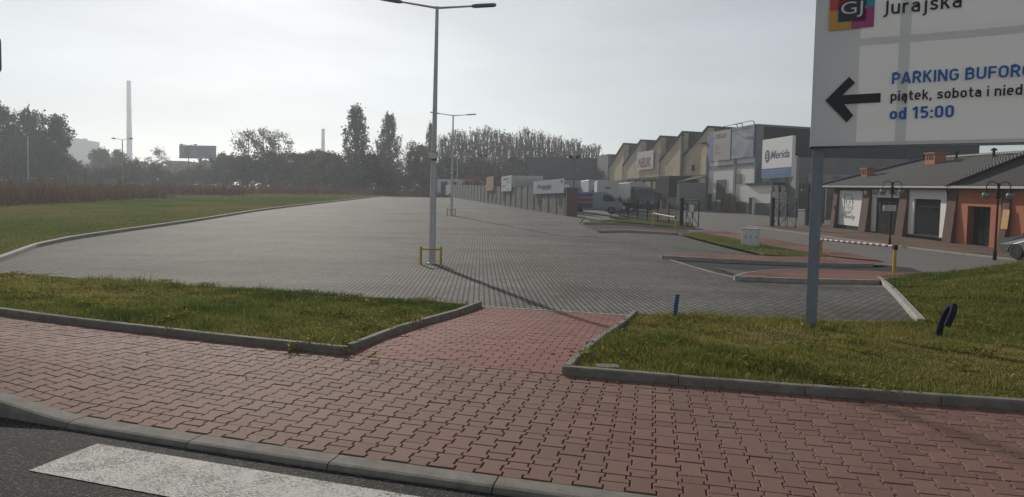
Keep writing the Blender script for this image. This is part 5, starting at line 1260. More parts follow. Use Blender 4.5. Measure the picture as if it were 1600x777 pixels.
# ================================================================== THINGS IN THE FRONT LAWN
bp0 = gp(1054, 497, .04); M_bluep = mat("blue_plastic_pipe", (.03, .075, .24), .5, noise=.1, nscale=20)
bpt = thing("marker_pipe", "short leaning blue plastic pipe stub at the lawn's edge", "pipe", bp0)
MB(LOC(bp0)).tube([(0, 0, -.1), (.015, 0, .2), (.035, 0, .37)], .034, 14, cap=False).build("tube", M_bluep, bpt, smooth=True); MB(LOC(bp0)).lathe([(.03, .362), (.036, .366), (.036, .375), (.01, .372)], (.035, 0, 0), 14).build("rim", mat("pipe_end_dark", (.015, .03, .08), .6), bpt)
h0 = gp(1466, 524, .05); hk = thing("vent_pipe", "bent dark blue vent pipe leaning in the grass bank", "pipe", h0); dq = h0.y
pts = [at(1466, 526, dq), at(1469, 512, dq-.01), at(1474, 497, dq-.02), at(1481, 484, dq-.05), at(1487.5, 477.5, dq-.10), at(1490.5, 478.5, dq-.17), at(1489.5, 487, dq-.22), at(1484.5, 499, dq-.2), at(1479.5, 510, dq-.2)]
MB().tube(pts, [.042]*9, 14).build("tube", mat("dark_blue_pipe", (.013, .018, .036), .8, spec=.12), hk, smooth=True)
cvp = gp(950, 573, .05); cv = MB(LOC(cvp)).bbox(-.11, .11, -.07, .07, -.06, .012, .01).build("concrete_marker", M_conc, None); origin_to(cv, cvp); tag(cv, "small grey concrete slab half sunk in the lawn corner", "marker")

# ------------------------------------------------------------------ road-sign style stroke lettering
def _arc(cx, cy, rx, ry, a0, a1, n=9): return [(cx+rx*math.cos(rad(a0+(a1-a0)*k/n)), cy+ry*math.sin(rad(a0+(a1-a0)*k/n))) for k in range(n+1)]
def glyph(c, h):
    o = lambda l, r, t, b: _arc((l+r)/2, t-(r-l)/2, (r-l)/2, (r-l)/2, 0, 180, 10)+_arc((l+r)/2, b+(r-l)/2, (r-l)/2, (r-l)/2, 180, 360, 10)+[(r, t-(r-l)/2)]
    T, X, r5 = 1-h, .72-h, .455
    if c == 'P': return .60, [[(h, 0), (h, 1)], [(h, T), (.33, T)]+_arc(.33, (T+.44)/2, .2, (T-.44)/2, 90, -90)+[(h, .44)]]
    if c == 'R': return .64, [[(h, 0), (h, 1)], [(h, T), (.34, T)]+_arc(.34, (T+.46)/2, .2, (T-.46)/2, 90, -90)+[(h, .46)], [(.34, .46), (.58, 0)]]
    if c == 'A': return .68, [[(.05, 0), (.34, 1)], [(.34, 1), (.63, 0)], [(.15, .26), (.53, .26)]]
    if c == 'K': return .64, [[(h, 0), (h, 1)], [(h, .40), (.56, 1)], [(.25, .58), (.58, 0)]]
    if c == 'I': return 2*h, [[(h, 0), (h, 1)]]
    if c == 'N': return .68, [[(h, 0), (h, 1)], [(.68-h, 0), (.68-h, 1)], [(h, 1), (.68-h, 0)]]
    if c == 'G': return .66, [_arc(.335, 1-.335, .25, .335-h, 25, 180)+_arc(.335, .335, .25, .335-h, 180, 360)+[(.585, .50), (.36, .50)]]
    if c == 'B': return .64, [[(h, 0), (h, 1)], [(h, T), (.34, T)]+_arc(.34, (T+.52)/2, .19, (T-.52)/2, 90, -90)+[(h, .52)], [(.34, .52)]+_arc(.36, (.52+h)/2, .2, (.52-h)/2, 90, -90)+[(h, h)]]
    if c == 'U': return .67, [[(h, 1)]+_arc(.335, .335, .25, .335-h, 180, 360)+[(.585, 1)]]
    if c == 'F': return .56, [[(h, 0), (h, 1)], [(h, T), (.55, T)], [(h, .49), (.5, .49)]]
    if c == 'O': return .67, [o(h, .67-h, T, h)]
    if c == 'W': return .94, [[(.05, 1), (.25, 0)], [(.25, 0), (.47, .95)], [(.47, .95), (.69, 0)], [(.69, 0), (.89, 1)]]
    if c == 'Y': return .64, [[(.05, 1), (.32, .42)], [(.59, 1), (.32, .42)], [(.32, .46), (.32, 0)]]
    if c == 'J': return .42, [[(.33, 1)]+_arc(.13, .12, .2, .22, 0, -95)]
    if c == 'p': return .54, [[(h, -.26), (h, .72)], o(h, r5, X, h)]
    if c == 'b': return .54, [[(h, 0), (h, 1)], o(h, r5, X, h)]
    if c == 'd': return .54, [[(r5, 0), (r5, 1)], o(h, r5, X, h)]
    if c == 'o': return .54, [o(h, r5, X, h)]
    if c in 'aą': return .52, [_arc(.26, .46, .18, X-.46, 160, 0)+[(.44, 0)], [(.44, .42), (.24, .42)]+_arc(.24, (.42+h)/2, .16, (.42-h)/2, 90, 270)+[(.34, h), (.44, .14)]]+([[(.42, .02), (.34, -.10), (.37, -.2), (.48, -.21)]] if c == 'ą' else [])
    if c == 'e': return .54, [[(h, .37), (r5+h*.6, .37)], [(r5, .37)]+_arc(.27, X-.185, .185, .185, 0, 180)+_arc(.27, h+.185, .185, .185, 180, 315)]
    if c == 'i': return 2*h, [[(h, 0), (h, .72)], [(h, .84), (h, 1.0)]]
    if c == 'j': return .26, [[(.18, .72)]+_arc(.02, -.1, .16, .16, 0, -90), [(.18, .84), (.18, 1.0)]]
    if c == 't': return .40, [[(.17, .95)]+_arc(.32, .24, .15, .24-h, 180, 270)+[(.4, h)], [(.02, X), (.39, X)]]
    if c == 'k': return .50, [[(h, 0), (h, 1)], [(h, .28), (.44, .72)], [(.22, .43), (.47, 0)]]
    if c == 's': return .48, [[(.42, .54), (.37, .61), (.25, X), (.13, .61), (.09, .52), (.13, .43), (.25, .37), (.36, .31), (.41, .22), (.37, .12), (.25, h), (.12, .11), (.05, .18)]]
    if c == 'n': return .54, [[(h, 0), (h, .72)], _arc(.27, X-.185, .185, .185, 180, 0)+[(r5, 0)]]
    if c == 'u': return .54, [[(h, .72)]+_arc(.27, h+.185, .185, .185, 180, 360), [(r5, .72), (r5, 0)]]
    if c == 'r': return .36, [[(h, 0), (h, .72)], _arc(.26, X-.18, .175, .18, 180, 65)]
    if c == 'z': return .48, [[(.04, X), (.44, X)], [(.42, X), (.07, h)], [(.04, h), (.46, h)]]
    if c == 'l': return .26, [[(h, 1)]+_arc(.22, .22, .135, .22-h, 180, 270)]
    if c == ',': return .2, [[(.12, .14), (.05, -.15)]]
    if c == '1': return .42, [[(.02, .74), (.28, .97)], [(.28, 1), (.28, 0)]]
    if c == '5': return .58, [[(.52, T), (.14, T)], [(.14, 1), (.11, .48)], _arc(.28, .33, .22, .33-h, 128, -145, 14)]
    if c == '0': return .60, [o(h, .60-h, T, h)]
    if c == ':': return .2, [[(.1, 0), (.1, .17)], [(.1, .50), (.1, .67)]]
    return .20, []
def sign_text(body, fn, x0, y0, width, height, ref=None, ws=.17, sp_=.12):
    """stroked lettering fitted so that the reference string is `width` long; fn(x, y, layer) -> world"""
    h = ws/2
    adv = lambda s: sum(glyph(c, h)[0]+sp_ for c in s)-sp_
    kx = width/adv(ref or body); mb = MB(); x = 0; lay = 0
    for c in body:
        w_, strokes = glyph(c, h)
        for st in strokes:
            P = [Vector(p) for p in st]; n = len(P); Lf, Rt = [], []
            for i in range(n):
                a = (P[i]-P[i-1]).normalized() if i else None; b = (P[i+1]-P[i]).normalized() if i < n-1 else None
                t = ((a or b)+(b or a)).normalized(); nn = Vector((-t.y, t.x)); k = h/max(.5, nn.dot(Vector((-(b or a).y, (b or a).x))))
                Lf.append(P[i]+nn*k); Rt.append(P[i]-nn*k)
            vs = [fn(x0+(x+p.x)*kx, y0+p.y*height, lay) for p in Lf]+[fn(x0+(x+p.x)*kx, y0+p.y*height, lay) for p in Rt]
            mb.add(vs, [(i, i+1, n+i+1, n+i) for i in range(n-1)]); lay += 1
        x += w_+sp_
    return mb

# ================================================================== BIG SIGN
SA = Vector((4.265, 8.80)); SB = Vector((6.50, 7.73)); st = (SB-SA).normalized(); sn = Vector((st.y, -st.x))
if sn.y > 0: sn = -sn
sgz = gz(4.26, 8.75); SW = 4.4; SZ0, SZ1 = 2.50, 5.35; SD = .34
def SG(s, o, z): p = SA+st*s+sn*o; return (p.x, p.y, z)
def sgpix(px, py):
    r_ = ray(px, py); d = (SA.x*sn.x+SA.y*sn.y)/(r_[0]*sn.x+r_[1]*sn.y); p = Vector((r_[0]*d, d)); return (p-SA).dot(st), CAMH+r_[2]*d
bs_ = thing("parking_sign", "big white car park sign with a black arrow on steel posts", "sign", SG(.1, -.2, sgz))
mtw = bpy.data.materials.new("banner_cloth"); mtw.use_nodes = True; n, l, b = nodes_of(mtw); b.inputs["Base Color"].default_value = (.80, .80, .80, 1); b.inputs["Roughness"].default_value = .55
tr = n.new("ShaderNodeBsdfTranslucent"); tr.inputs[0].default_value = (.62, .62, .61, 1); ms = n.new("ShaderNodeMixShader"); ms.inputs[0].default_value = .16; l.new(b.outputs[0], ms.inputs[1]); l.new(tr.outputs[0], ms.inputs[2]); l.new(ms.outputs[0], n["Material Output"].inputs[0])
tcn = n.new("ShaderNodeTexCoord"); tx = n.new("ShaderNodeTexNoise"); tx.inputs["Scale"].default_value = 2.2; tx.inputs["Detail"].default_value = 2; l.new(tcn.outputs["Object"], tx.inputs[0]); bp = n.new("ShaderNodeBump"); bp.inputs["Strength"].default_value = .25; bp.inputs["Distance"].default_value = .08; l.new(tx.outputs[0], bp.inputs["Height"]); l.new(bp.outputs[0], b.inputs["Normal"])
# stretched cloth: front sheet with slight slack, wrapped round the left side
mb = MB(); nu, nv = 40, 26; vs = []
for i in range(nu+1):
    for j in range(nv+1):
        u, v = i/nu, j/nv; e = .012*math.sin(u*9+v*2)*math.sin(v*7+1)*math.sin(math.pi*min(1, max(0, v)))*math.sin(math.pi*u)
        vs.append(SG(u*SW, e, SZ0+(SZ1-SZ0)*v))
mb.add(vs, [(i*(nv+1)+j, (i+1)*(nv+1)+j, (i+1)*(nv+1)+j+1, i*(nv+1)+j+1) for i in range(nu) for j in range(nv)])
cloth = mb.build("banner", mtw, bs_, smooth=True)
MB(SG).box(-.004, .0, -SD, 0, SZ0, SZ1).build("side_sheet", mtw, bs_)
M_frame = mat("sign_frame_steel", (.17, .19, .22), .55, metal=.2, noise=.1, nscale=5)
fr = MB(SG)
s_v, _ = sgpix(1421, 150); z_h = sgpix(1265, 80)[1]
for z in (SZ0+.03, SZ1-.03): fr.box(0.0, SW, -.09, -.02, z-.03, z+.03)
for s in (.035, SW-.035): fr.box(s-.03, s+.03, -.09, -.02, SZ0+.06, SZ1-.06)
fr.build("frame", M_frame, bs_)
MB(SG).box(.0, SW, -SD-.06, -SD, SZ0, SZ0+.06).build("frame", M_frame, bs_)
MB(SG).box(s_v-.42, s_v-.36, -.30, -.24, SZ0, SZ1).build("mullion", M_frame, bs_)
MB(SG).box(0.02, SW, -.22, -.16, z_h+.16, z_h+.22).build("crossbar", M_frame, bs_)
for s in (.11, SW-.3): MB(SG).box(s-.075, s+.075, -SD, -SD+.15, sgz-.4, SZ1-.1).build("post", mat("sign_post_steel", (.20, .23, .27), .5, metal=.25, noise=.12, nscale=6), bs_)
EPS = .020
def SGp(px, py, o=EPS): s, z = sgpix(px, py); return SG(s, o, z)
M_sblue = mat("sign_blue_print", (.03, .14, .44), .6); M_sblack = mat("sign_black_print", (.018, .018, .026), .6)
def sg_text(body, pa, pb, cap_px, m_, ref=None, ws=.17, sp_=.12):
    s0, z0 = sgpix(*pa); s1, z1 = sgpix(*pb); zc = sgpix(pa[0], pa[1]-cap_px)[1]
    mb = sign_text(body, lambda x, y, k: SG(x, EPS+.0005*k, y), s0, (z0+z1)/2, s1-s0, zc-z0, ref=ref, ws=ws, sp_=sp_); return mb.build("lettering", m_, cloth)
sg_text("PARKING BUFOROWY", (1393, 132), (1497, 126.5), 18, M_sblue, ref="PARKING", ws=.175)
sg_text("piątek, sobota i niedziela", (1391, 158.5), (1544, 151.5), 15.5, M_sblack, ref="piątek, sobota i", ws=.165)
sg_text("od 15:00", (1389.5, 187), (1489.5, 184), 18.5, M_sblue, ws=.19)
sg_text("Jurajska", (1377, 24.5), (1502, 12.5), 22, M_sblack, ws=.14, sp_=.13)
ar_ = [(x/3.2375+1200, y/3.2375) for x, y in ((290, 510), (410, 390), (440, 420), (376, 483), (570, 472), (568, 520), (384, 528), (431, 585), (398, 621))]
MB().add([SGp(*p) for p in ar_], [(0, 1, 2, 3), (0, 3, 6), (3, 4, 5, 6), (0, 6, 7, 8)]).build("arrow", M_sblack, cloth)
# square logo: coloured border, white line, dark field, letters
s0, z0 = sgpix(1295, 49); s1 = sgpix(1365, 42.5)[0]; LS = s1-s0
def LG(x, y, o=EPS): return SG(s0+x*LS, o, z0+y*LS)
for nm, c, quad_ in (("yellow_print", (.62, .33, .04), [(0, 0), (.5, 0), (.5, .17), (.17, .17), (.17, .5), (0, .5)]), ("magenta_print", (.42, .06, .22), [(.5, 0), (1, 0), (1, .5), (.83, .5), (.83, .17), (.5, .17)]), ("teal_print", (.04, .30, .36), [(.83, .5), (1, .5), (1, 1), (.5, 1), (.5, .83), (.83, .83)]), ("red_print", (.55, .07, .07), [(0, .5), (.17, .5), (.17, .83), (.5, .83), (.5, 1), (0, 1)])):
    MB().add([LG(*p) for p in quad_], [tuple(range(6))] if False else [(0, 1, 2, 3), (0, 3, 4, 5)]).build("logo", mat("logo_"+nm, c, .6), cloth)
MB().add([LG(*p) for p in ((.2, .2), (.8, .2), (.8, .8), (.2, .8))], [(0, 1, 2, 3)]).build("logo", mat("logo_dark", (.03, .035, .055), .6), cloth)
mb = MB(); text_on(mb, "GJ", lambda x, y: LG(x, y, EPS+.006), .26, .38, .48, .3, bold=-.005); mb.build("lettering", M_white, cloth)

# road sign whose plate edge reaches in at the far left, on its post
D = 6.2; q1 = at(3.4, 115, D); q0 = at(1.0, 57, D)
rs = thing("road_sign", "grey backed road sign plate at the pavement's left end", "sign", (q1.x-.42, D, 0))
zt_, zb_ = q0.z, q1.z; x1_ = (q0.x+q1.x)/2
r_ = .05; x0_ = x1_-.62; poly = []
for cx, cz_, a0 in ((x1_-r_, zb_+r_, -90), (x1_-r_, zt_-r_, 0), (x0_+r_, zt_-r_, 90), (x0_+r_, zb_+r_, 180)):
    for k in range(5): a = rad(a0+k*22.5); poly.append((cx+r_*math.cos(a), cz_+r_*math.sin(a)))
MB().sideprism(poly, D-.02, D+.0).build("plate", M_lum, rs)
MB().tube([(x0_+.3, D+.05, -.3), (x0_+.3, D+.05, zt_+.1)], .035, 10).build("post", M_galv, rs, smooth=True)

# ================================================================== VEHICLES
M_tyre = mat("tyre_rubber", (.012, .012, .012), .85); M_rim = mat("alloy_rim", (.10, .10, .105), .35, metal=.8); M_trimb = mat("black_trim", (.015, .015, .016), .5)
M_lampr = mat("red_lamp", (.25, .01, .01), .2); M_lampw = mat("clear_lamp", (.5, .5, .5), .1, spec=.8)
def arches(profile_bottom_z, wheels, r, x0, x1):
    """lower edge of a body side from x0 to x1 with round wheel arches"""
    pts = [(x0, profile_bottom_z)]
    for wx in wheels:
        for a in np.linspace(math.pi, 0, 9): pts.append((wx+r*math.cos(a), max(profile_bottom_z, .0+r*.95*math.sin(a)+.30)))
    pts.append((x1, profile_bottom_z)); return pts
def body_shell(mb, lower, upper, w, tuck=.12, beltz=.9):
    """closed side profile, flanks lean in above the belt line"""
    prof = lower+upper
    def yy(z, s): return s*(w/2-(max(0, z-beltz)/.6)*tuck-(.04 if z < .35 else 0))
    n = len(prof); v = [(p[0], yy(p[1], -1), p[1]) for p in prof]+[(p[0], yy(p[1], 1), p[1]) for p in prof]
    mb.add(v, [tuple(range(n)), tuple(range(2*n-1, n-1, -1))]+[(i, n+i, n+(i+1) % n, (i+1) % n) for i in range(n)])
def side_quads(mb, pts, w, tuck, beltz, off=.006):
    for s in (-1, 1):
        mb.add([(p[0], s*(w/2-(max(0, p[1]-beltz)/.6)*tuck+off), p[1]) for p in pts], [tuple(range(len(pts)))])
def add_wheels(t, xs, r, w, wd=.22):
    for x in xs:
        for s in (-1, 1):
            ty = MB().wheel((x, s*(w/2-wd/2-.01), r), r, wd, 24).build("wheel", M_tyre, t, smooth=True, local=True)
            MB().disc((x, s*(w/2-.03), r), r*.66, .012, 20, 5).build("rim", M_rim, ty, local=True)
def car(loc, rz, label, paint, group=None, suv=True):
    t = thing("parked_car", label, "car", loc, rz, group); w = 1.82; wb = (1.35, -1.32); r = .345
    low = [(-2.1, .42)]+arches(.27, (-1.32, 1.35), .41, -1.98, 1.98)[0:]+[(2.16, .42)]
    up = [(2.2, .62), (2.12, .82), (1.9, .93), (1.05, 1.05), (.35, 1.52), (-.2, 1.6), (-1.3, 1.57), (-1.75, 1.30), (-2.08, 1.08), (-2.17, .75)]
    mb = MB(); body_shell(mb, low, up, w, .14, .95); mb.build("body", paint, t, local=True)
    mb = MB(); side_quads(mb, [(.92, 1.04), (.32, 1.46), (-.35, 1.53), (-.35, 1.02)], w, .14, .95); side_quads(mb, [(-.42, 1.02), (-.42, 1.53), (-1.28, 1.50), (-1.62, 1.26), (-1.65, 1.06)], w, .14, .95); mb.build("side_window", M_glass, t, local=True)
    MB().add([(1.02, -.70, 1.075), (1.02, .70, 1.075), (.38, .62, 1.53), (.38, -.62, 1.53)], [(0, 1, 2, 3)]).build("windscreen", M_glass, t, local=True)
    MB().add([(-1.78, -.66, 1.30), (-1.78, .66, 1.30), (-1.36, .62, 1.56), (-1.36, -.62, 1.56)], [(0, 1, 2, 3)]).build("rear_window", M_glass, t, local=True)
    add_wheels(t, wb, r, w)
    for s in (-1, 1):
        MB().bbox(.72, .95, min(s*.86, s*1.03), max(s*.86, s*1.03), 1.02, 1.2, .03).build("mirror", M_trimb, t, local=True)
        MB().box(2.05, 2.185, min(s*.55, s*.83), max(s*.55, s*.83), .66, .8).build("headlight", M_lampw, t, local=True)
        MB().box(-2.16, -2.06, min(s*.6, s*.84), max(s*.6, s*.84), .85, 1.0).build("tail_light", M_lampr, t, local=True)
        MB().box(-.4, -.385, min(s*.9, s*.918), max(s*.9, s*.918), .38, 1.0).box(.85, .865, min(s*.9, s*.918), max(s*.9, s*.918), .38, 1.0).build("door_seam", M_trimb, t, local=True)
    MB().box(-2.1, 2.1, -w/2-.004, w/2+.004, .27, .36).build("sill", M_trimb, t, local=True) if False else None
    MB().box(2.1, 2.2, -.5, .5, .45, .62).build("grille", M_trimb, t, local=True)
    return t
M_silver = mat("silver_grey_paint", (.13, .135, .14), .35, metal=.3); M_cwhite = mat("white_car_paint", (.68, .68, .68), .3); M_dark = mat("dark_car_paint", (.03, .035, .045), .3)
cw = gp(1586, 405, .05); hd = Vector((-.05, 1)).normalized(); rz0 = math.atan2(hd.y, hd.x)
ccen = cw.to_2d()-hd*1.35+Vector((.85, 0)); car((ccen.x, ccen.y, gz(ccen.x, ccen.y)+.055), rz0, "silver grey car parked by the orange shop bay", M_silver)
def van(loc, rz, label, paint, deco=True, group=None):
    t = thing("panel_van", label, "van", loc, rz, group); w = 1.9; r = .34
    low = [(-2.45, .45)]+arches(.3, (-1.55, 1.5), .40, -2.4, 2.3)+[(2.45, .45)]
    up = [(2.48, .75), (2.42, .98), (2.15, 1.16), (1.45, 1.82), (1.05, 1.98), (-2.3, 1.98), (-2.45, 1.85)]
    mb = MB(); body_shell(mb, low, up, w, .07, 1.0); mb.build("body", paint, t, local=True)
    mb = MB(); side_quads(mb, [(1.95, 1.2), (1.35, 1.74), (.75, 1.74), (.75, 1.12)], w, .07, 1.0); mb.build("side_window", M_glass, t, local=True)
    MB().add([(2.11, -.78, 1.23), (2.11, .78, 1.23), (1.52, .70, 1.79), (1.52, -.70, 1.79)], [(0, 1, 2, 3)]).build("windscreen", M_glass, t, local=True)
    add_wheels(t, (1.5, -1.55), r, w)
    for s in (-1, 1):
        MB().bbox(1.35, 1.55, min(s*.93, s*1.12), max(s*.93, s*1.12), 1.15, 1.42, .03).build("mirror", M_trimb, t, local=True); MB().box(2.3, 2.49, min(s*.55, s*.86), max(s*.55, s*.86), .78, .95).build("headlight", M_lampw, t, local=True)
    if deco:
        mb = MB(); side_quads(mb, [(-2.35, 1.55), (-.3, 1.55), (-.1, 1.85), (-2.35, 1.85)], w, .07, 1.0, .008); mb.build("blue_stripe", mat("van_blue", (.03, .06, .2), .5), t, local=True)
        mb = MB(); side_quads(mb, [(-2.35, 1.08), (-.2, 1.08), (-.2, 1.42), (-2.35, 1.42)], w, .07, 1.0, .008); mb.build("red_stripe", mat("van_red", (.22, .05, .05), .5), t, local=True)
        mb = MB(); side_quads(mb, [(-2.3, .55), (-.2, .55), (-.2, .95), (-2.3, .95)], w, .07, 1.0, .008); mb.build("dark_stripe", mat("van_dark", (.07, .085, .11), .5), t, local=True)
    return t
M_vangrey = mat("pale_blue_van_paint", (.22, .255, .31), .4)
vp = gp(935, 334); van((vp.x-.2, vp.y+.6, gz(vp.x, vp.y)), rad(-12), "pale blue delivery van with blue and red stripes by the brick pillar", M_vangrey)
def box_truck(loc, rz, label, boxm, cabm, L_=7.0, group=None, badge=True):
    t = thing("box_truck", label, "truck", loc, rz, group)
    MB().bbox(-L_/2, L_/2-1.9, -1.22, 1.22, .95, 3.45, .04).build("cargo_box", boxm, t, local=True)
    mb = MB(); mb.sideprism([(L_/2-1.75, .5), (L_/2, .5), (L_/2, 1.5), (L_/2-.22, 2.7), (L_/2-.5, 2.9), (L_/2-1.75, 2.9)], -1.1, 1.1); mb.build("cab", cabm, t, local=True)
    MB().add([(L_/2+.005, -1.0, 1.55), (L_/2+.005, 1.0, 1.55), (L_/2-.185, 1.0, 2.6), (L_/2-.185, -1.0, 2.6)], [(0, 1, 2, 3)]).build("windscreen", M_glass, t, local=True)
    mb = MB(); [mb.add([(L_/2-.35, s*1.106, 1.5), (L_/2-.5, s*1.106, 2.5), (L_/2-1.3, s*1.106, 2.5), (L_/2-1.3, s*1.106, 1.5)], [(0, 1, 2, 3)]) for s in (-1, 1)]; mb.build("side_window", M_glass, t, local=True)
    MB().box(-L_/2, L_/2-1.8, -.45, .45, .55, .95).build("chassis", M_trimb, t, local=True)
    add_wheels(t, (L_/2-.95, -L_/2+1.5), .46, 2.3, .3); MB().box(L_/2-.02, L_/2+.06, -1.1, 1.1, .4, .8).build("bumper", M_trimb, t, local=True)
    for s in (-1, 1): MB().box(L_/2-.01, L_/2+.03, min(s*.7, s*1.0), max(s*.7, s*1.0), .9, 1.1).build("headlight", M_lampw, t, local=True); MB().bbox(L_/2-.25, L_/2-.05, min(s*1.15, s*1.4), max(s*1.15, s*1.4), 1.6, 2.4, .03).build("mirror", M_trimb, t, local=True)
    return t
M_tbox = mat("white_truck_box", (.44, .44, .44), .5, noise=.06, nscale=1); M_bcab = mat("slate_blue_cab", (.05, .075, .11), .35)
def ong(px, d, off=0): p = at(px, 300, d); return (p.x, d, gz(p.x, d)+off)
def aim(p, px, d): q = at(px, 300, d); return math.atan2(q.y-p[1], q.x-p[0])
p = ong(985, 78); box_truck(p, rad(-72), "white box truck with a slate blue cab before the factory canopy", M_tbox, M_bcab, 8.0)
p = ong(951, 70); tt = box_truck((p[0], p[1]+2.5, p[2]), rad(86), "white box truck seen from behind beside the slate blue cab", M_tbox, M_cwhite, 7.0)
mbd = MB(); mbd.add([(-3.52, y, z) for y, z in ((-.3, 2.5), (.35, 2.5), (.35, 2.8), (-.3, 2.8))], [(0, 1, 2, 3)]); mbd.build("badge", mat("badge_grey", (.2, .19, .2), .6), tt, local=True)
p = ong(925, 80); box_truck((p[0], p[1], p[2]), rad(95), "pale grey box truck parked nose away behind the van", mat("pale_grey_box", (.36, .39, .43), .5, noise=.1, nscale=1), M_cwhite, 7.0)
# long white semi-trailer behind the fence
p = ong(884, 84); tr_ = thing("semi_trailer", "long dirty white semi trailer behind the pale blue banner", "trailer", p, rad(-4))
MB().bbox(-6.6, 6.6, -1.25, 1.25, 1.0, 3.1, .04).build("cargo_box", mat("dirty_white_box", (.33, .33, .325), .7, noise=.2, nscale=.7), tr_, local=True); MB().box(-6.5, 6.5, -.5, .5, .75, 1.1).build("chassis", M_trimb, tr_, local=True); add_wheels(tr_, (-4.6, -3.3, -2.0), .5, 2.4, .35)
MB().box(5.0, 5.2, -.9, .9, 0, 1.1).build("landing_leg", M_trimb, tr_, local=True)
p = ong(810, 88); box_truck(p, rad(178), "white box truck left of the long semi trailer", M_tbox, M_redink, 7.0)
p = ong(771, 93); van(p, rad(200), "white van behind the orange fence board", M_cwhite, False, "vans parked behind the concrete fence")
p = ong(742, 96); van(p, rad(10), "white van near the far end of the concrete fence", M_cwhite, False, "vans parked behind the concrete fence")
p = ong(720, 100); van(p, rad(5), "white van at the far end, half behind the far lamp", M_cwhite, False, "vans parked behind the concrete fence")
p = ong(862, 57); vv_ = van((p[0], p[1], p[2]), rad(105), "white van just behind the concrete fence by the pillar", M_cwhite, False); vv_.scale = (1, 1, 1.16)
# container bins beside the canopy
p = ong(1007, 84); ct = thing("skip_container", "dark red brown open container in front of the canopy", "container", p, rad(-70))
MB().add([(-2.2, -1, 0), (2.2, -1, 0), (2.2, 1, 0), (-2.2, 1, 0), (-2.6, -1.1, 2.2), (2.6, -1.1, 2.2), (2.6, 1.1, 2.2), (-2.6, 1.1, 2.2)], [(3, 2, 1, 0), (0, 1, 5, 4), (1, 2, 6, 5), (2, 3, 7, 6), (3, 0, 4, 7)]).build("tub", mat("rusty_container", (.06, .045, .042), .8, noise=.3, nscale=1), ct, local=True)
for k in range(5): MB().box(-1.9+k*.95, -1.8+k*.95, -1.14, -1.05, .1, 2.15).build("rib", M_black, ct, local=True)
# bins and box next to the shop's far corner
p = gp(1262, 353, .0); wb_ = thing("waste_container", "large grey waste container near the shop's far corner", "container", (p.x+1.0, p.y+1.5, p.z), rad(5)); MB().bbox(-.9, .9, -.6, .6, .2, 1.3, .05).build("body", mat("grey_plastic_bin", (.13, .14, .15), .6), wb_, local=True); MB().bbox(-.93, .93, -.63, .63, 1.3, 1.42, .05).build("lid", mat("bin_lid_grey", (.08, .085, .09), .6), wb_, local=True)
for x in (-.7, .7): MB().wheel((x, -.4, .1), .1, .06, 12).build("wheel", M_tyre, wb_, local=True)
# small far cars on the road beyond the field
M_fcar = mat("far_car_white", (.6, .6, .6), .3)
cpos = [(210, 128), (308, 132), (336, 132), (374, 130), (12, 120)]
c0_ = None
for k, (px, d) in enumerate(cpos):
    p = ong(px, d); lb_ = ("white car on the far road below the tall chimney", "white car on the far road left of the billboard post", "white car on the far road right of the billboard post", "white car on the far road below the sparse trees", "white car on the far road before the big trees")[k]
    if c0_ is None: c0_ = car((p[0], p[1], p[2]+.1), rad(5), lb_, M_fcar, "white cars on the far road")
    else: dup(c0_, (p[0], p[1], p[2]+.1), rad(4), lb_)
# ================================================================== TREES
M_bark = mat("tree_bark", (.06, .05, .04), .9, noise=.25, nscale=6)
def leafmat(name, c1, c2): return blade_mat(name, [tuple(v*.7 for v in c1), c1, c2], .45)
M_ldark = leafmat("dark_leaves", (.045, .050, .020), (.085, .080, .032)); M_lolive = leafmat("olive_leaves", (.07, .068, .024), (.13, .105, .036)); M_lyel = leafmat("yellow_leaves", (.085, .075, .025), (.16, .11, .03))
M_lor = leafmat("orange_leaves", (.13, .07, .025), (.22, .11, .03)); M_lbrown = leafmat("thin_brown_leaves", (.075, .062, .042), (.12, .096, .06))
M_barkp = mat("pale_bark", (.14, .115, .095), .9, noise=.2, nscale=6)
def unit(v): return v/np.maximum(np.linalg.norm(v, axis=-1, keepdims=True), 1e-9)
def leaves_mesh(name, C, size, mt, elong=1.5, up=None):
    n = len(C); a = unit(RNG.normal(0, 1, (n, 3))); 
    if up is not None: a = unit(a*(1-up)+np.array([0, 0, 1])*up*np.sign(RNG.uniform(.2, 1, (n, 1))))
    b_ = unit(np.cross(a, RNG.normal(0, 1, (n, 3)))); s = size*RNG.uniform(.55, 1.5, (n, 1)); a = a*s*elong; b_ = b_*s*.62
    V = np.stack([C-a, C-b_+a*.1, C+a, C+b_+a*.1], 1).reshape(-1, 3); o = npmesh(name, V, [(np.arange(n)*4)[:, None]+np.array([[0, 1, 2, 3]])], mt)
    at_ = o.data.attributes.new("tint", 'FLOAT', 'POINT'); ti = np.clip(RNG.normal(.45, .22, n)+.25*fbm(C[:, 0]*9, C[:, 2]*9, 1, 3), 0, 1); at_.data.foreach_set("value", np.repeat(ti, 4).astype(np.float32)); return o
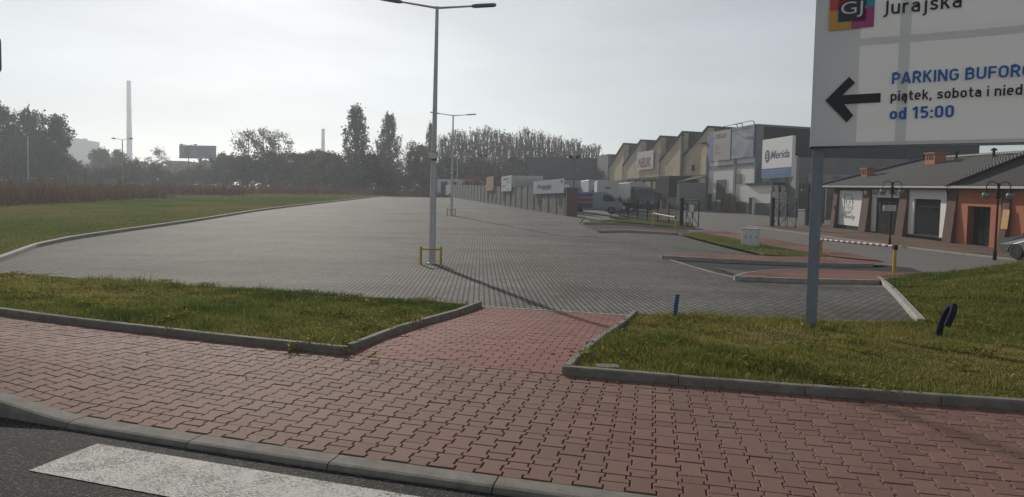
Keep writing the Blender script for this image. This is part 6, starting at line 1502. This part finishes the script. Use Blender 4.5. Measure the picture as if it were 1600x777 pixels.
def make_tree(kind, mt, seed, R):
    global RNG
    RNG = np.random.default_rng(seed); rnd = random.Random(seed)
    root = bpy.data.objects.new("tree", None); col.objects.link(root)
    mb = MB(); C = []; lobes = []
    if kind in ('broad', 'sparse'):
        nl = 13 if kind == 'broad' else 10
        for k in range(nl):
            t = .36+.56*(k+.5)/nl; a = k*2.4+rnd.uniform(-.5, .5); rr = R*(.95*math.sin(math.pi*min(1, (t-.16)/.95))**.7)*rnd.uniform(.35, .8)
            lobes.append((np.array([rr*math.cos(a), rr*math.sin(a), t]), rnd.uniform(.10, .17) if kind == 'broad' else rnd.uniform(.09, .14)))
        lobes.append((np.array([0, 0, .90]), .10))
        tw = .022 if kind == 'broad' else .014
        mb.tube([(0, 0, -.03), (.004, .003, .2), (-.004, .006, .45), (.0, .0, .8)], [tw*1.2, tw, tw*.75, tw*.25], 7)
        for c, r in lobes:
            h0 = max(.12, c[2]*.5+rnd.uniform(-.08, .05)); mid = np.array([c[0]*.5, c[1]*.5, h0+(c[2]-h0)*.62]); mb.tube([(0, 0, h0), tuple(mid), tuple(c)], [tw*.5, tw*.34, tw*.12], 5, cap=False)
            nc = 9 if kind == 'broad' else 8
            for q in range(nc):
                d = unit(RNG.normal(0, 1, 3)); cc = c+d*r*rnd.uniform(.5, 1.0)*np.array([1.1, 1.1, .85]); mb.tube([tuple(c-(c-mid)*.2), tuple((c+cc)/2+np.array([0, 0, -.01])), tuple(cc)], [tw*.16, tw*.12, tw*.05], 4, cap=False)
                m_ = 42 if kind == 'broad' else 20; C.append(cc+RNG.normal(0, .032 if kind == 'broad' else .03, (m_, 3)))
        C = np.concatenate(C); size = .016 if kind == 'broad' else .011; up = None
    elif kind == 'poplar':
        mb.tube([(0, 0, -.03), (.003, 0, .4), (0, 0, .97)], [.02, .014, .003], 7)
        for k in range(190):
            t = .06+.92*(k/190)**.95; a = k*2.4+rnd.uniform(-.4, .4); prof = R*min(1, (1-t)*2.6+.12)**.75*min(1, t*3+.35)*(1+.16*math.sin(t*23+a*2)); rr = prof*math.sqrt(rnd.uniform(.08, 1.0)); c = np.array([rr*math.cos(a), rr*math.sin(a), t])
            if k % 2 == 0: mb.tube([(0, 0, max(0, t-.16)), (c[0]*.75, c[1]*.75, t-.07), tuple(c+np.array([0, 0, .03]))], [.005, .0035, .001], 4, cap=False)
            m_ = 26; C.append(c+RNG.normal(0, 1, (m_, 3))*np.array([.011, .011, .026]))
        C = np.concatenate(C); size = .0085; up = .5
    elif kind == 'bare':
        mb.tube([(0, 0, -.03), (.006, .004, .35), (-.004, 0, .7), (0, 0, .97)], [.014, .011, .007, .002], 6)
        for k in range(52):
            t = .12+.72*k/52; a = k*2.4+rnd.uniform(-.4, .4); ln = R*(1.15-t*.9)*rnd.uniform(.5, 1.1); tip = np.array([ln*math.cos(a), ln*math.sin(a), min(1.0, t+.2+.14*rnd.random())]); base = (0, 0, t); mid = np.array([tip[0]*.72, tip[1]*.72, t+(tip[2]-t)*.38])
            mb.tube([base, tuple(mid), tuple(tip)], [.0055, .004, .0012], 4, cap=False)
            for q in range(7):
                f = rnd.uniform(.2, 1); p = mid*(1-f)+tip*f; e = p+np.array([rnd.gauss(0, .012), rnd.gauss(0, .012), rnd.uniform(.04, .11)]); mb.tube([tuple(p), tuple(e)], [.0022, .0007], 3, cap=False)
                if q < 2: C.append(e+RNG.normal(0, 1, (3, 3))*np.array([.009, .009, .02]))
        C = np.concatenate(C); size = .0075; up = .6
    else:                                                     # bush
        for k in range(11):
            a = k*2.4; rr = R*math.sqrt((k+.3)/11)*.8; t = .62*(1-(rr/R)**2*.55)*rnd.uniform(.75, 1.15); lobes.append((np.array([rr*math.cos(a), rr*math.sin(a), t]), rnd.uniform(.16, .26)))
        for c, r in lobes:
            mb.tube([(c[0]*.2, c[1]*.2, -.03), (c[0]*.6, c[1]*.6, c[2]*.5), tuple(c)], [.014, .009, .003], 5, cap=False)
            for q in range(9):
                cc = c+unit(RNG.normal(0, 1, 3))*r*rnd.uniform(.4, 1); cc[2] = max(.06, cc[2]); m_ = 30; C.append(cc+RNG.normal(0, .05, (m_, 3)))
            C.append(np.array([c[0]*1.05, c[1]*1.05, 0])+np.abs(RNG.normal(0, 1, (50, 3)))*np.array([.0, 0, .18])+RNG.normal(0, .07, (50, 3))*np.array([1, 1, 0]))
        C = np.concatenate(C); size = .026; up = None
    C[:, 2] = np.maximum(C[:, 2], .0); zmax = np.quantile(C[:, 2], .998); C[:, 2] /= zmax
    tr = mb.build("trunk" if kind != 'bush' else "stem", M_bark if kind != 'bare' else M_barkp, root, local=True); tr.data.transform(Matrix.Diagonal((1, 1, 1/zmax, 1)))
    if kind in ('poplar', 'bare', 'broad', 'sparse'):
        cr_ = leaves_mesh("crown", C, size, mt, up=up)
    else: cr_ = leaves_mesh("foliage", C, size, mt)
    cr_.parent = root
    ext = float(np.quantile(np.abs(C[:, :2]), .985)); return root, ext
PROTO = {}
def plant(kind, mt, var, px, pytop, wpx, d, label, cat="tree", group=None, name=None, sink=.2):
    key = (kind, mt.name, var)
    p = at(px, 300, d); z0 = gz(p.x, p.y); H = CAMH+ray(px, pytop)[2]*d-z0; W_ = wpx/950*d
    R = {'broad': .33, 'sparse': .34, 'poplar': .115, 'bare': .12, 'bush': .75}[kind]
    loc = (p.x, d, z0-sink); hz = H+sink
    if key not in PROTO:
        o, ext = make_tree(kind, mt, 100+len(PROTO)*7, R); PROTO[key] = (o, ext); new = True
    else:
        o = dup(PROTO[key][0], loc); new = False
    ext = PROTO[key][1]; o.location = loc; o.rotation_euler = (0, 0, random.uniform(0, 6.28)); s = W_/(2*ext); o.scale = (s, s, hz)
    o.name = name or {'broad': "broadleaf_tree", 'sparse': "birch_tree", 'poplar': "poplar_tree", 'bare': "bare_tree", 'bush': "bush"}[kind]
    tag(o, label, cat, group)
    return o
G1 = "big trees at the left edge of the field"
for (px, py, w_, d, var, lb_) in ((1, 163, 46, 122, 0, "big leafy tree cut by the photo's left edge"), (44, 171, 46, 128, 1, "big leafy tree behind the pale lamp mast"), (85, 179, 46, 120, 2, "big leafy tree with rounded crown, nearest the blue grey power station block"), (22, 212, 44, 138, 0, "big leafy tree in the gap behind the leftmost two trees"), (64, 210, 36, 140, 1, "big leafy tree in the gap left of the rounded crown")):
    plant('broad', M_ldark, var, px, py, w_, d, lb_, group=G1)
GB = "bushes below the big trees on the left"
for k, (px, py, w_, d) in enumerate(((8, 236, 60, 125), (40, 240, 56, 122), (70, 236, 55, 126), (98, 230, 46, 118))):
    plant('bush', M_ldark, k % 2, px, py, w_, d, ("dark bush at the foot of the leftmost big tree", "dark bush at the foot of the lamp mast", "dark bush between lamp mast and rounded crown", "dark bush right under the rounded crown of the big tree")[k], "bush", GB)
for (kind, mt_, var, px, py, w_, d, lb_, cat) in (
    ('broad', M_ldark, 0, 160, 232, 46, 190, "hazy dark tree right of the power station block", "tree"), ('broad', M_ldark, 2, 183, 234, 34, 185, "hazy round tree left of the road lamp", "tree"),
    ('bush', M_lor, 0, 208, 247, 44, 135, "orange autumn bush below the tall chimney", "bush"), ('bush', M_lolive, 0, 172, 256, 60, 130, "olive bush left of the orange autumn bush", "bush"), ('bush', M_lbrown, 0, 130, 254, 56, 128, "brownish bush in front of the power station block", "bush"),
    ('sparse', M_lolive, 0, 249, 229, 36, 175, "small see-through round tree left of the billboard", "tree"), ('bush', M_ldark, 1, 245, 258, 60, 140, "dark bush under the small see-through round tree", "bush"), ('bush', M_lolive, 1, 290, 264, 60, 138, "olive bush in front of the billboard post", "bush"),
    ('bush', M_ldark, 0, 330, 258, 60, 145, "dark bush right of the billboard post", "bush"), ('broad', M_ldark, 1, 350, 240, 40, 150, "low dark tree just right of the billboard", "tree"),
    ('sparse', M_lbrown, 0, 388, 203, 52, 140, "tall airy birch on the left of the birch group", "tree"), ('sparse', M_lbrown, 1, 412, 200, 46, 143, "tall airy birch in the middle of the birch group", "tree"), ('sparse', M_lbrown, 0, 436, 204, 46, 139, "tall airy birch on the right of the birch group", "tree"),
    ('broad', M_ldark, 0, 385, 243, 60, 135, "dark tree below the left birch", "tree"), ('broad', M_ldark, 1, 425, 238, 66, 133, "dark tree below the right birch", "tree"), ('broad', M_lolive, 1, 466, 238, 56, 130, "olive tree left of the small far chimney", "tree"), ('broad', M_ldark, 2, 490, 235, 50, 134, "dark rounded tree just left of the small far chimney's foot", "tree"),
    ('broad', M_lyel, 0, 522, 238, 70, 126, "yellowing tree right of the small far chimney", "tree"), ('bush', M_lolive, 0, 455, 268, 70, 124, "olive bush in front of the olive tree", "bush"), ('bush', M_lyel, 0, 505, 266, 74, 121, "yellowing bush in front of the yellowing tree", "bush"),
    ('poplar', M_ldark, 0, 556, 165, 42, 130, "tallest dense columnar poplar", "tree"), ('poplar', M_lbrown, 1, 607, 178, 34, 134, "split topped poplar right of the tallest poplar", "tree"), ('bare', M_lbrown, 0, 594, 214, 40, 137, "thin bare tree leaning on the split topped poplar", "tree"), ('poplar', M_lbrown, 0, 672, 193, 20, 140, "slim poplar behind the nearest lamp's pole", "tree"),
    ('broad', M_ldark, 0, 580, 240, 56, 126, "dark tree at the foot of the tallest poplar", "tree"), ('bush', M_ldark, 0, 560, 262, 66, 120, "dark bush at the foot of the tallest poplar", "bush"), ('bush', M_ldark, 1, 612, 258, 64, 119, "dark bush at the foot of the split topped poplar", "bush"),
    ('sparse', M_lyel, 0, 640, 220, 46, 128, "yellowish airy tree left of the nearest lamp", "tree"), ('broad', M_lolive, 2, 657, 226, 40, 132, "olive tree just left of the slim poplar", "tree"), ('bush', M_lolive, 1, 655, 262, 60, 117, "olive bush left of the nearest lamp's pole", "bush"), ('bush', M_lyel, 0, 603, 292, 30, 108, "low pale green bush at the far end of the car park", "bush"), ('bush', M_ldark, 0, 690, 262, 60, 125, "dark bush behind the pale garage", "bush"),
    ('broad', M_ldark, 1, 700, 246, 56, 130, "dark tree above the pale garage", "tree"), ('broad', M_lbrown, 0, 745, 246, 60, 126, "brownish tree behind the floodlight pole", "tree"), ('bush', M_lor, 0, 740, 276, 40, 110, "reddish brown bush behind the fence by the floodlight pole", "bush"), ('bush', M_ldark, 1, 790, 258, 66, 130, "dark bush behind the white notice board", "bush"), ('broad', M_ldark, 0, 800, 246, 60, 135, "dark tree left of the dark roofed shed", "tree")):
    plant(kind, mt_, var, px, py, w_, d, lb_, cat)
ORD = "first second third fourth fifth sixth seventh eighth ninth tenth eleventh twelfth thirteenth fourteenth fifteenth sixteenth seventeenth eighteenth nineteenth twentieth twenty-first twenty-second twenty-third twenty-fourth twenty-fifth".split()
n_ = 25; rnd = random.Random(3)
for k in range(n_):
    px = 690+k*10.0; py = 210-9*math.sin(math.pi*min(1, (px-690)/200))+rnd.uniform(-7, 9)+max(0, (px-890)*.35)
    plant('bare', M_lbrown, k % 4, px, py, rnd.uniform(24, 32), 148+rnd.uniform(-6, 8), ORD[k]+" of the thin bare trees in the row behind the fence, counted from the left", group="row of thin bare trees behind the yard")
# far hazy wood that reads as one mass
RNG = np.random.default_rng(5)
pts = []
for px0 in np.arange(-60, 1010, 7):
    d = 210+RNG.uniform(-15, 40); p = at(px0, 300, d); z0 = gz(p.x, d); top = CAMH+ray(px0, 256+5*math.sin(px0*.05)+RNG.uniform(-4, 4))[2]*d; n = 110
    pts.append(np.stack([p.x+RNG.normal(0, 1.9, n), d+RNG.normal(0, 3, n), z0+(top-z0)*RNG.uniform(0, 1, n)**.8], 1))
ob = leaves_mesh("far_wood", np.concatenate(pts), .55, M_ldark); stuff(ob, "far hazy wood behind the trees and bushes", "woodland")

# ================================================================== FAR THINGS
M_chim = mat("pale_chimney_concrete", (.17, .20, .25), .9, noise=.08, nscale=.05)
def chimney(px, pyt, wpb, wpt, d, label, bands):
    p = at(px, 300, d); z0 = gz(p.x, d)-1; H = CAMH+ray(px, pyt)[2]*d-z0; rb, rt = wpb/950*d/2, wpt/950*d/2
    t = thing("chimney", label, "chimney", (p.x, d, z0)); MB().lathe([(rb, 0), (rb+(rt-rb)*.5, H*.5), (rt, H)], n=20).build("shaft", M_chim, t, smooth=True, local=True)
    for q in bands: r = rb+(rt-rb)*q; MB().lathe([(r, H*q), (r*1.18, H*q+.3), (r*1.18, H*q+1.2), (r, H*q+1.3)], n=20).build("gallery", mat("chimney_gallery", (.2, .2, .21), .8), t, local=True)
    MB().lathe([(rt*1.02, H-2.2), (rt*1.08, H-2), (rt*1.08, H+.2), (rt*.8, H+.2)], n=20).build("rim", mat("chimney_rim", (.16, .16, .17), .8), t, local=True)
chimney(203, 127, 9, 5.6, 600, "tall pale industrial chimney above the far trees", (.35, .55, .75, .9)); chimney(504.5, 202, 7, 4.6, 560, "small pale far chimney left of the tallest poplar", (.8,))
d = 560; x0, x1 = at(100, 300, d).x, at(136, 300, d).x; zt = CAMH+ray(120, 219)[2]*d
ps_ = thing("power_station", "blue grey power station block beside the big trees", "building", ((x0+x1)/2, d, 2)); MB().box(x0, x1, d, d+18, 1, zt).build("block", M_chim, ps_)
for k in range(6): MB().box(x0+1+(x1-x0-2)*k/6, x0+3+(x1-x0-2)*k/6, d+1, d+5, zt, zt+1.1+.6*(k % 2)).build("roof_unit", M_chim, ps_)
d = 185; xa, xb_ = at(281, 240, d).x, at(337, 240, d).x; zb, zt = CAMH+ray(309, 247)[2]*d, CAMH+ray(309, 228.5)[2]*d
bb = thing("billboard", "large grey blue billboard on a single post beyond the field", "billboard", (at(313, 250, d).x, d, 3)); bd = MB().box(xa, xb_, d-.35, d+.35, zb, zt).build("panel", mat("billboard_back", (.27, .30, .35), .7, noise=.12, nscale=.3), bb)
MB().box(xa-.1, xb_+.1, d-.42, d+.42, zb-.18, zb).box(xa-.1, xb_+.1, d-.42, d+.42, zt, zt+.15).build("frame", M_lum, bb); MB().tube([(at(313, 250, d).x, d+.1, 2), (at(313, 250, d).x, d+.1, zb)], .45, 10).build("post", M_lum, bb)
MB().add([(xa+1.0, d-.37, zb+.5), (xa+3.2, d-.37, zb+.5), (xa+2.9, d-.37, zt-.5), (xa+1.6, d-.37, zt-.5)], [(0, 1, 2, 3)]).build("picture", mat("billboard_print", (.17, .19, .22), .7), bb)
mb = MB()
for k in range(3): mb.box(xa+5.2, xb_-1.8, d-.375, d-.352, zb+.8+k*.8, zb+1.1+k*.8)
mb.build("text_lines", mat("billboard_print"), bb)
# flat roofed far buildings
for (px0, px1, pyt, d, lb_, c) in ((262, 291, 253, 240, "far flat roofed building left of the billboard post", (.17, .17, .18)), (318, 345, 254, 250, "far flat roofed building right of the billboard post", (.2, .2, .21))):
    x0, x1 = at(px0, 260, d).x, at(px1, 260, d).x; zt = CAMH+ray((px0+px1)/2, pyt)[2]*d; t = thing("far_building", lb_, "building", ((x0+x1)/2, d, 3)); MB().box(x0, x1, d, d+10, 2, zt).build("wall", mat("far_wall%d" % px0, c, .9, noise=.1, nscale=.2), t); MB().box(x0-.3, x1+.3, d-.3, d+10.3, zt, zt+.35).build("roof", M_lum, t)
    for k in range(4): MB().box(x0+1+(x1-x0-2)*k/4, x0+2+(x1-x0-2)*k/4, d-.05, d, zt-2.2, zt-.9).build("window", M_glass, t)
# far road on its low bank, rail and long hall on the left
bank = [(-190, 112), (-100, 116), (-40, 124), (-40, 137), (-100, 130), (-190, 126)]
def zb_(x, y):
    return gz(x, y)+.08
sheet("far_road", bank, 0, M_asph3, 4.0, zf=zb_)
sheet("far_road_bank", [(-190, 106), (-100, 110), (-38, 119), (-40, 124), (-100, 116), (-190, 112)], 0, M_field, 4.0, zf=lambda x, y: gz(x, y)+.08*float(S((y-(119+(x+38)*.145))/5.0))-.02)
d = 140; xa = at(-60, 276, d).x; xb_ = at(105, 278, d).x; zr = CAMH+ray(50, 277)[2]*d
gr2 = thing("guard_rail", "pale steel guard rail along the far road before the big trees", "guard rail", (xb_, d, 4)); MB().box(xa, xb_, d-.05, d+.05, zr-.3, zr).build("rail", mat("bright_steel_rail", (.5, .5, .5), .35, metal=.5), gr2)
for k in range(13): x = xa+.3+(xb_-xa-.6)*k/12; MB().box(x-.07, x+.07, d+.05, d+.17, 2.5, zr-.02).build("post", M_lum, gr2)
d = 150; xa = at(-70, 270, d).x; xb_ = at(59, 266, d).x; zr = CAMH+ray(30, 264)[2]*d
fh = thing("low_hall", "long low dark hall with a pale roof edge under the big trees", "building", ((xa+xb_)/2, d, 3)); MB().box(xa, xb_-.3, d, d+8, 2, zr-.3).build("wall", mat("hall_dark_wall", (.07, .075, .08), .9), fh); MB().box(xa-.3, xb_, d-.3, d+8.3, zr-.3, zr).build("roof", mat("bright_steel_rail"), fh)
for k in range(5): MB().box(xa+2+k*4, xa+4+k*4, d-.04, d, zr-2, zr-1).build("window", M_glass, fh)
bpy.context.view_layer.update()
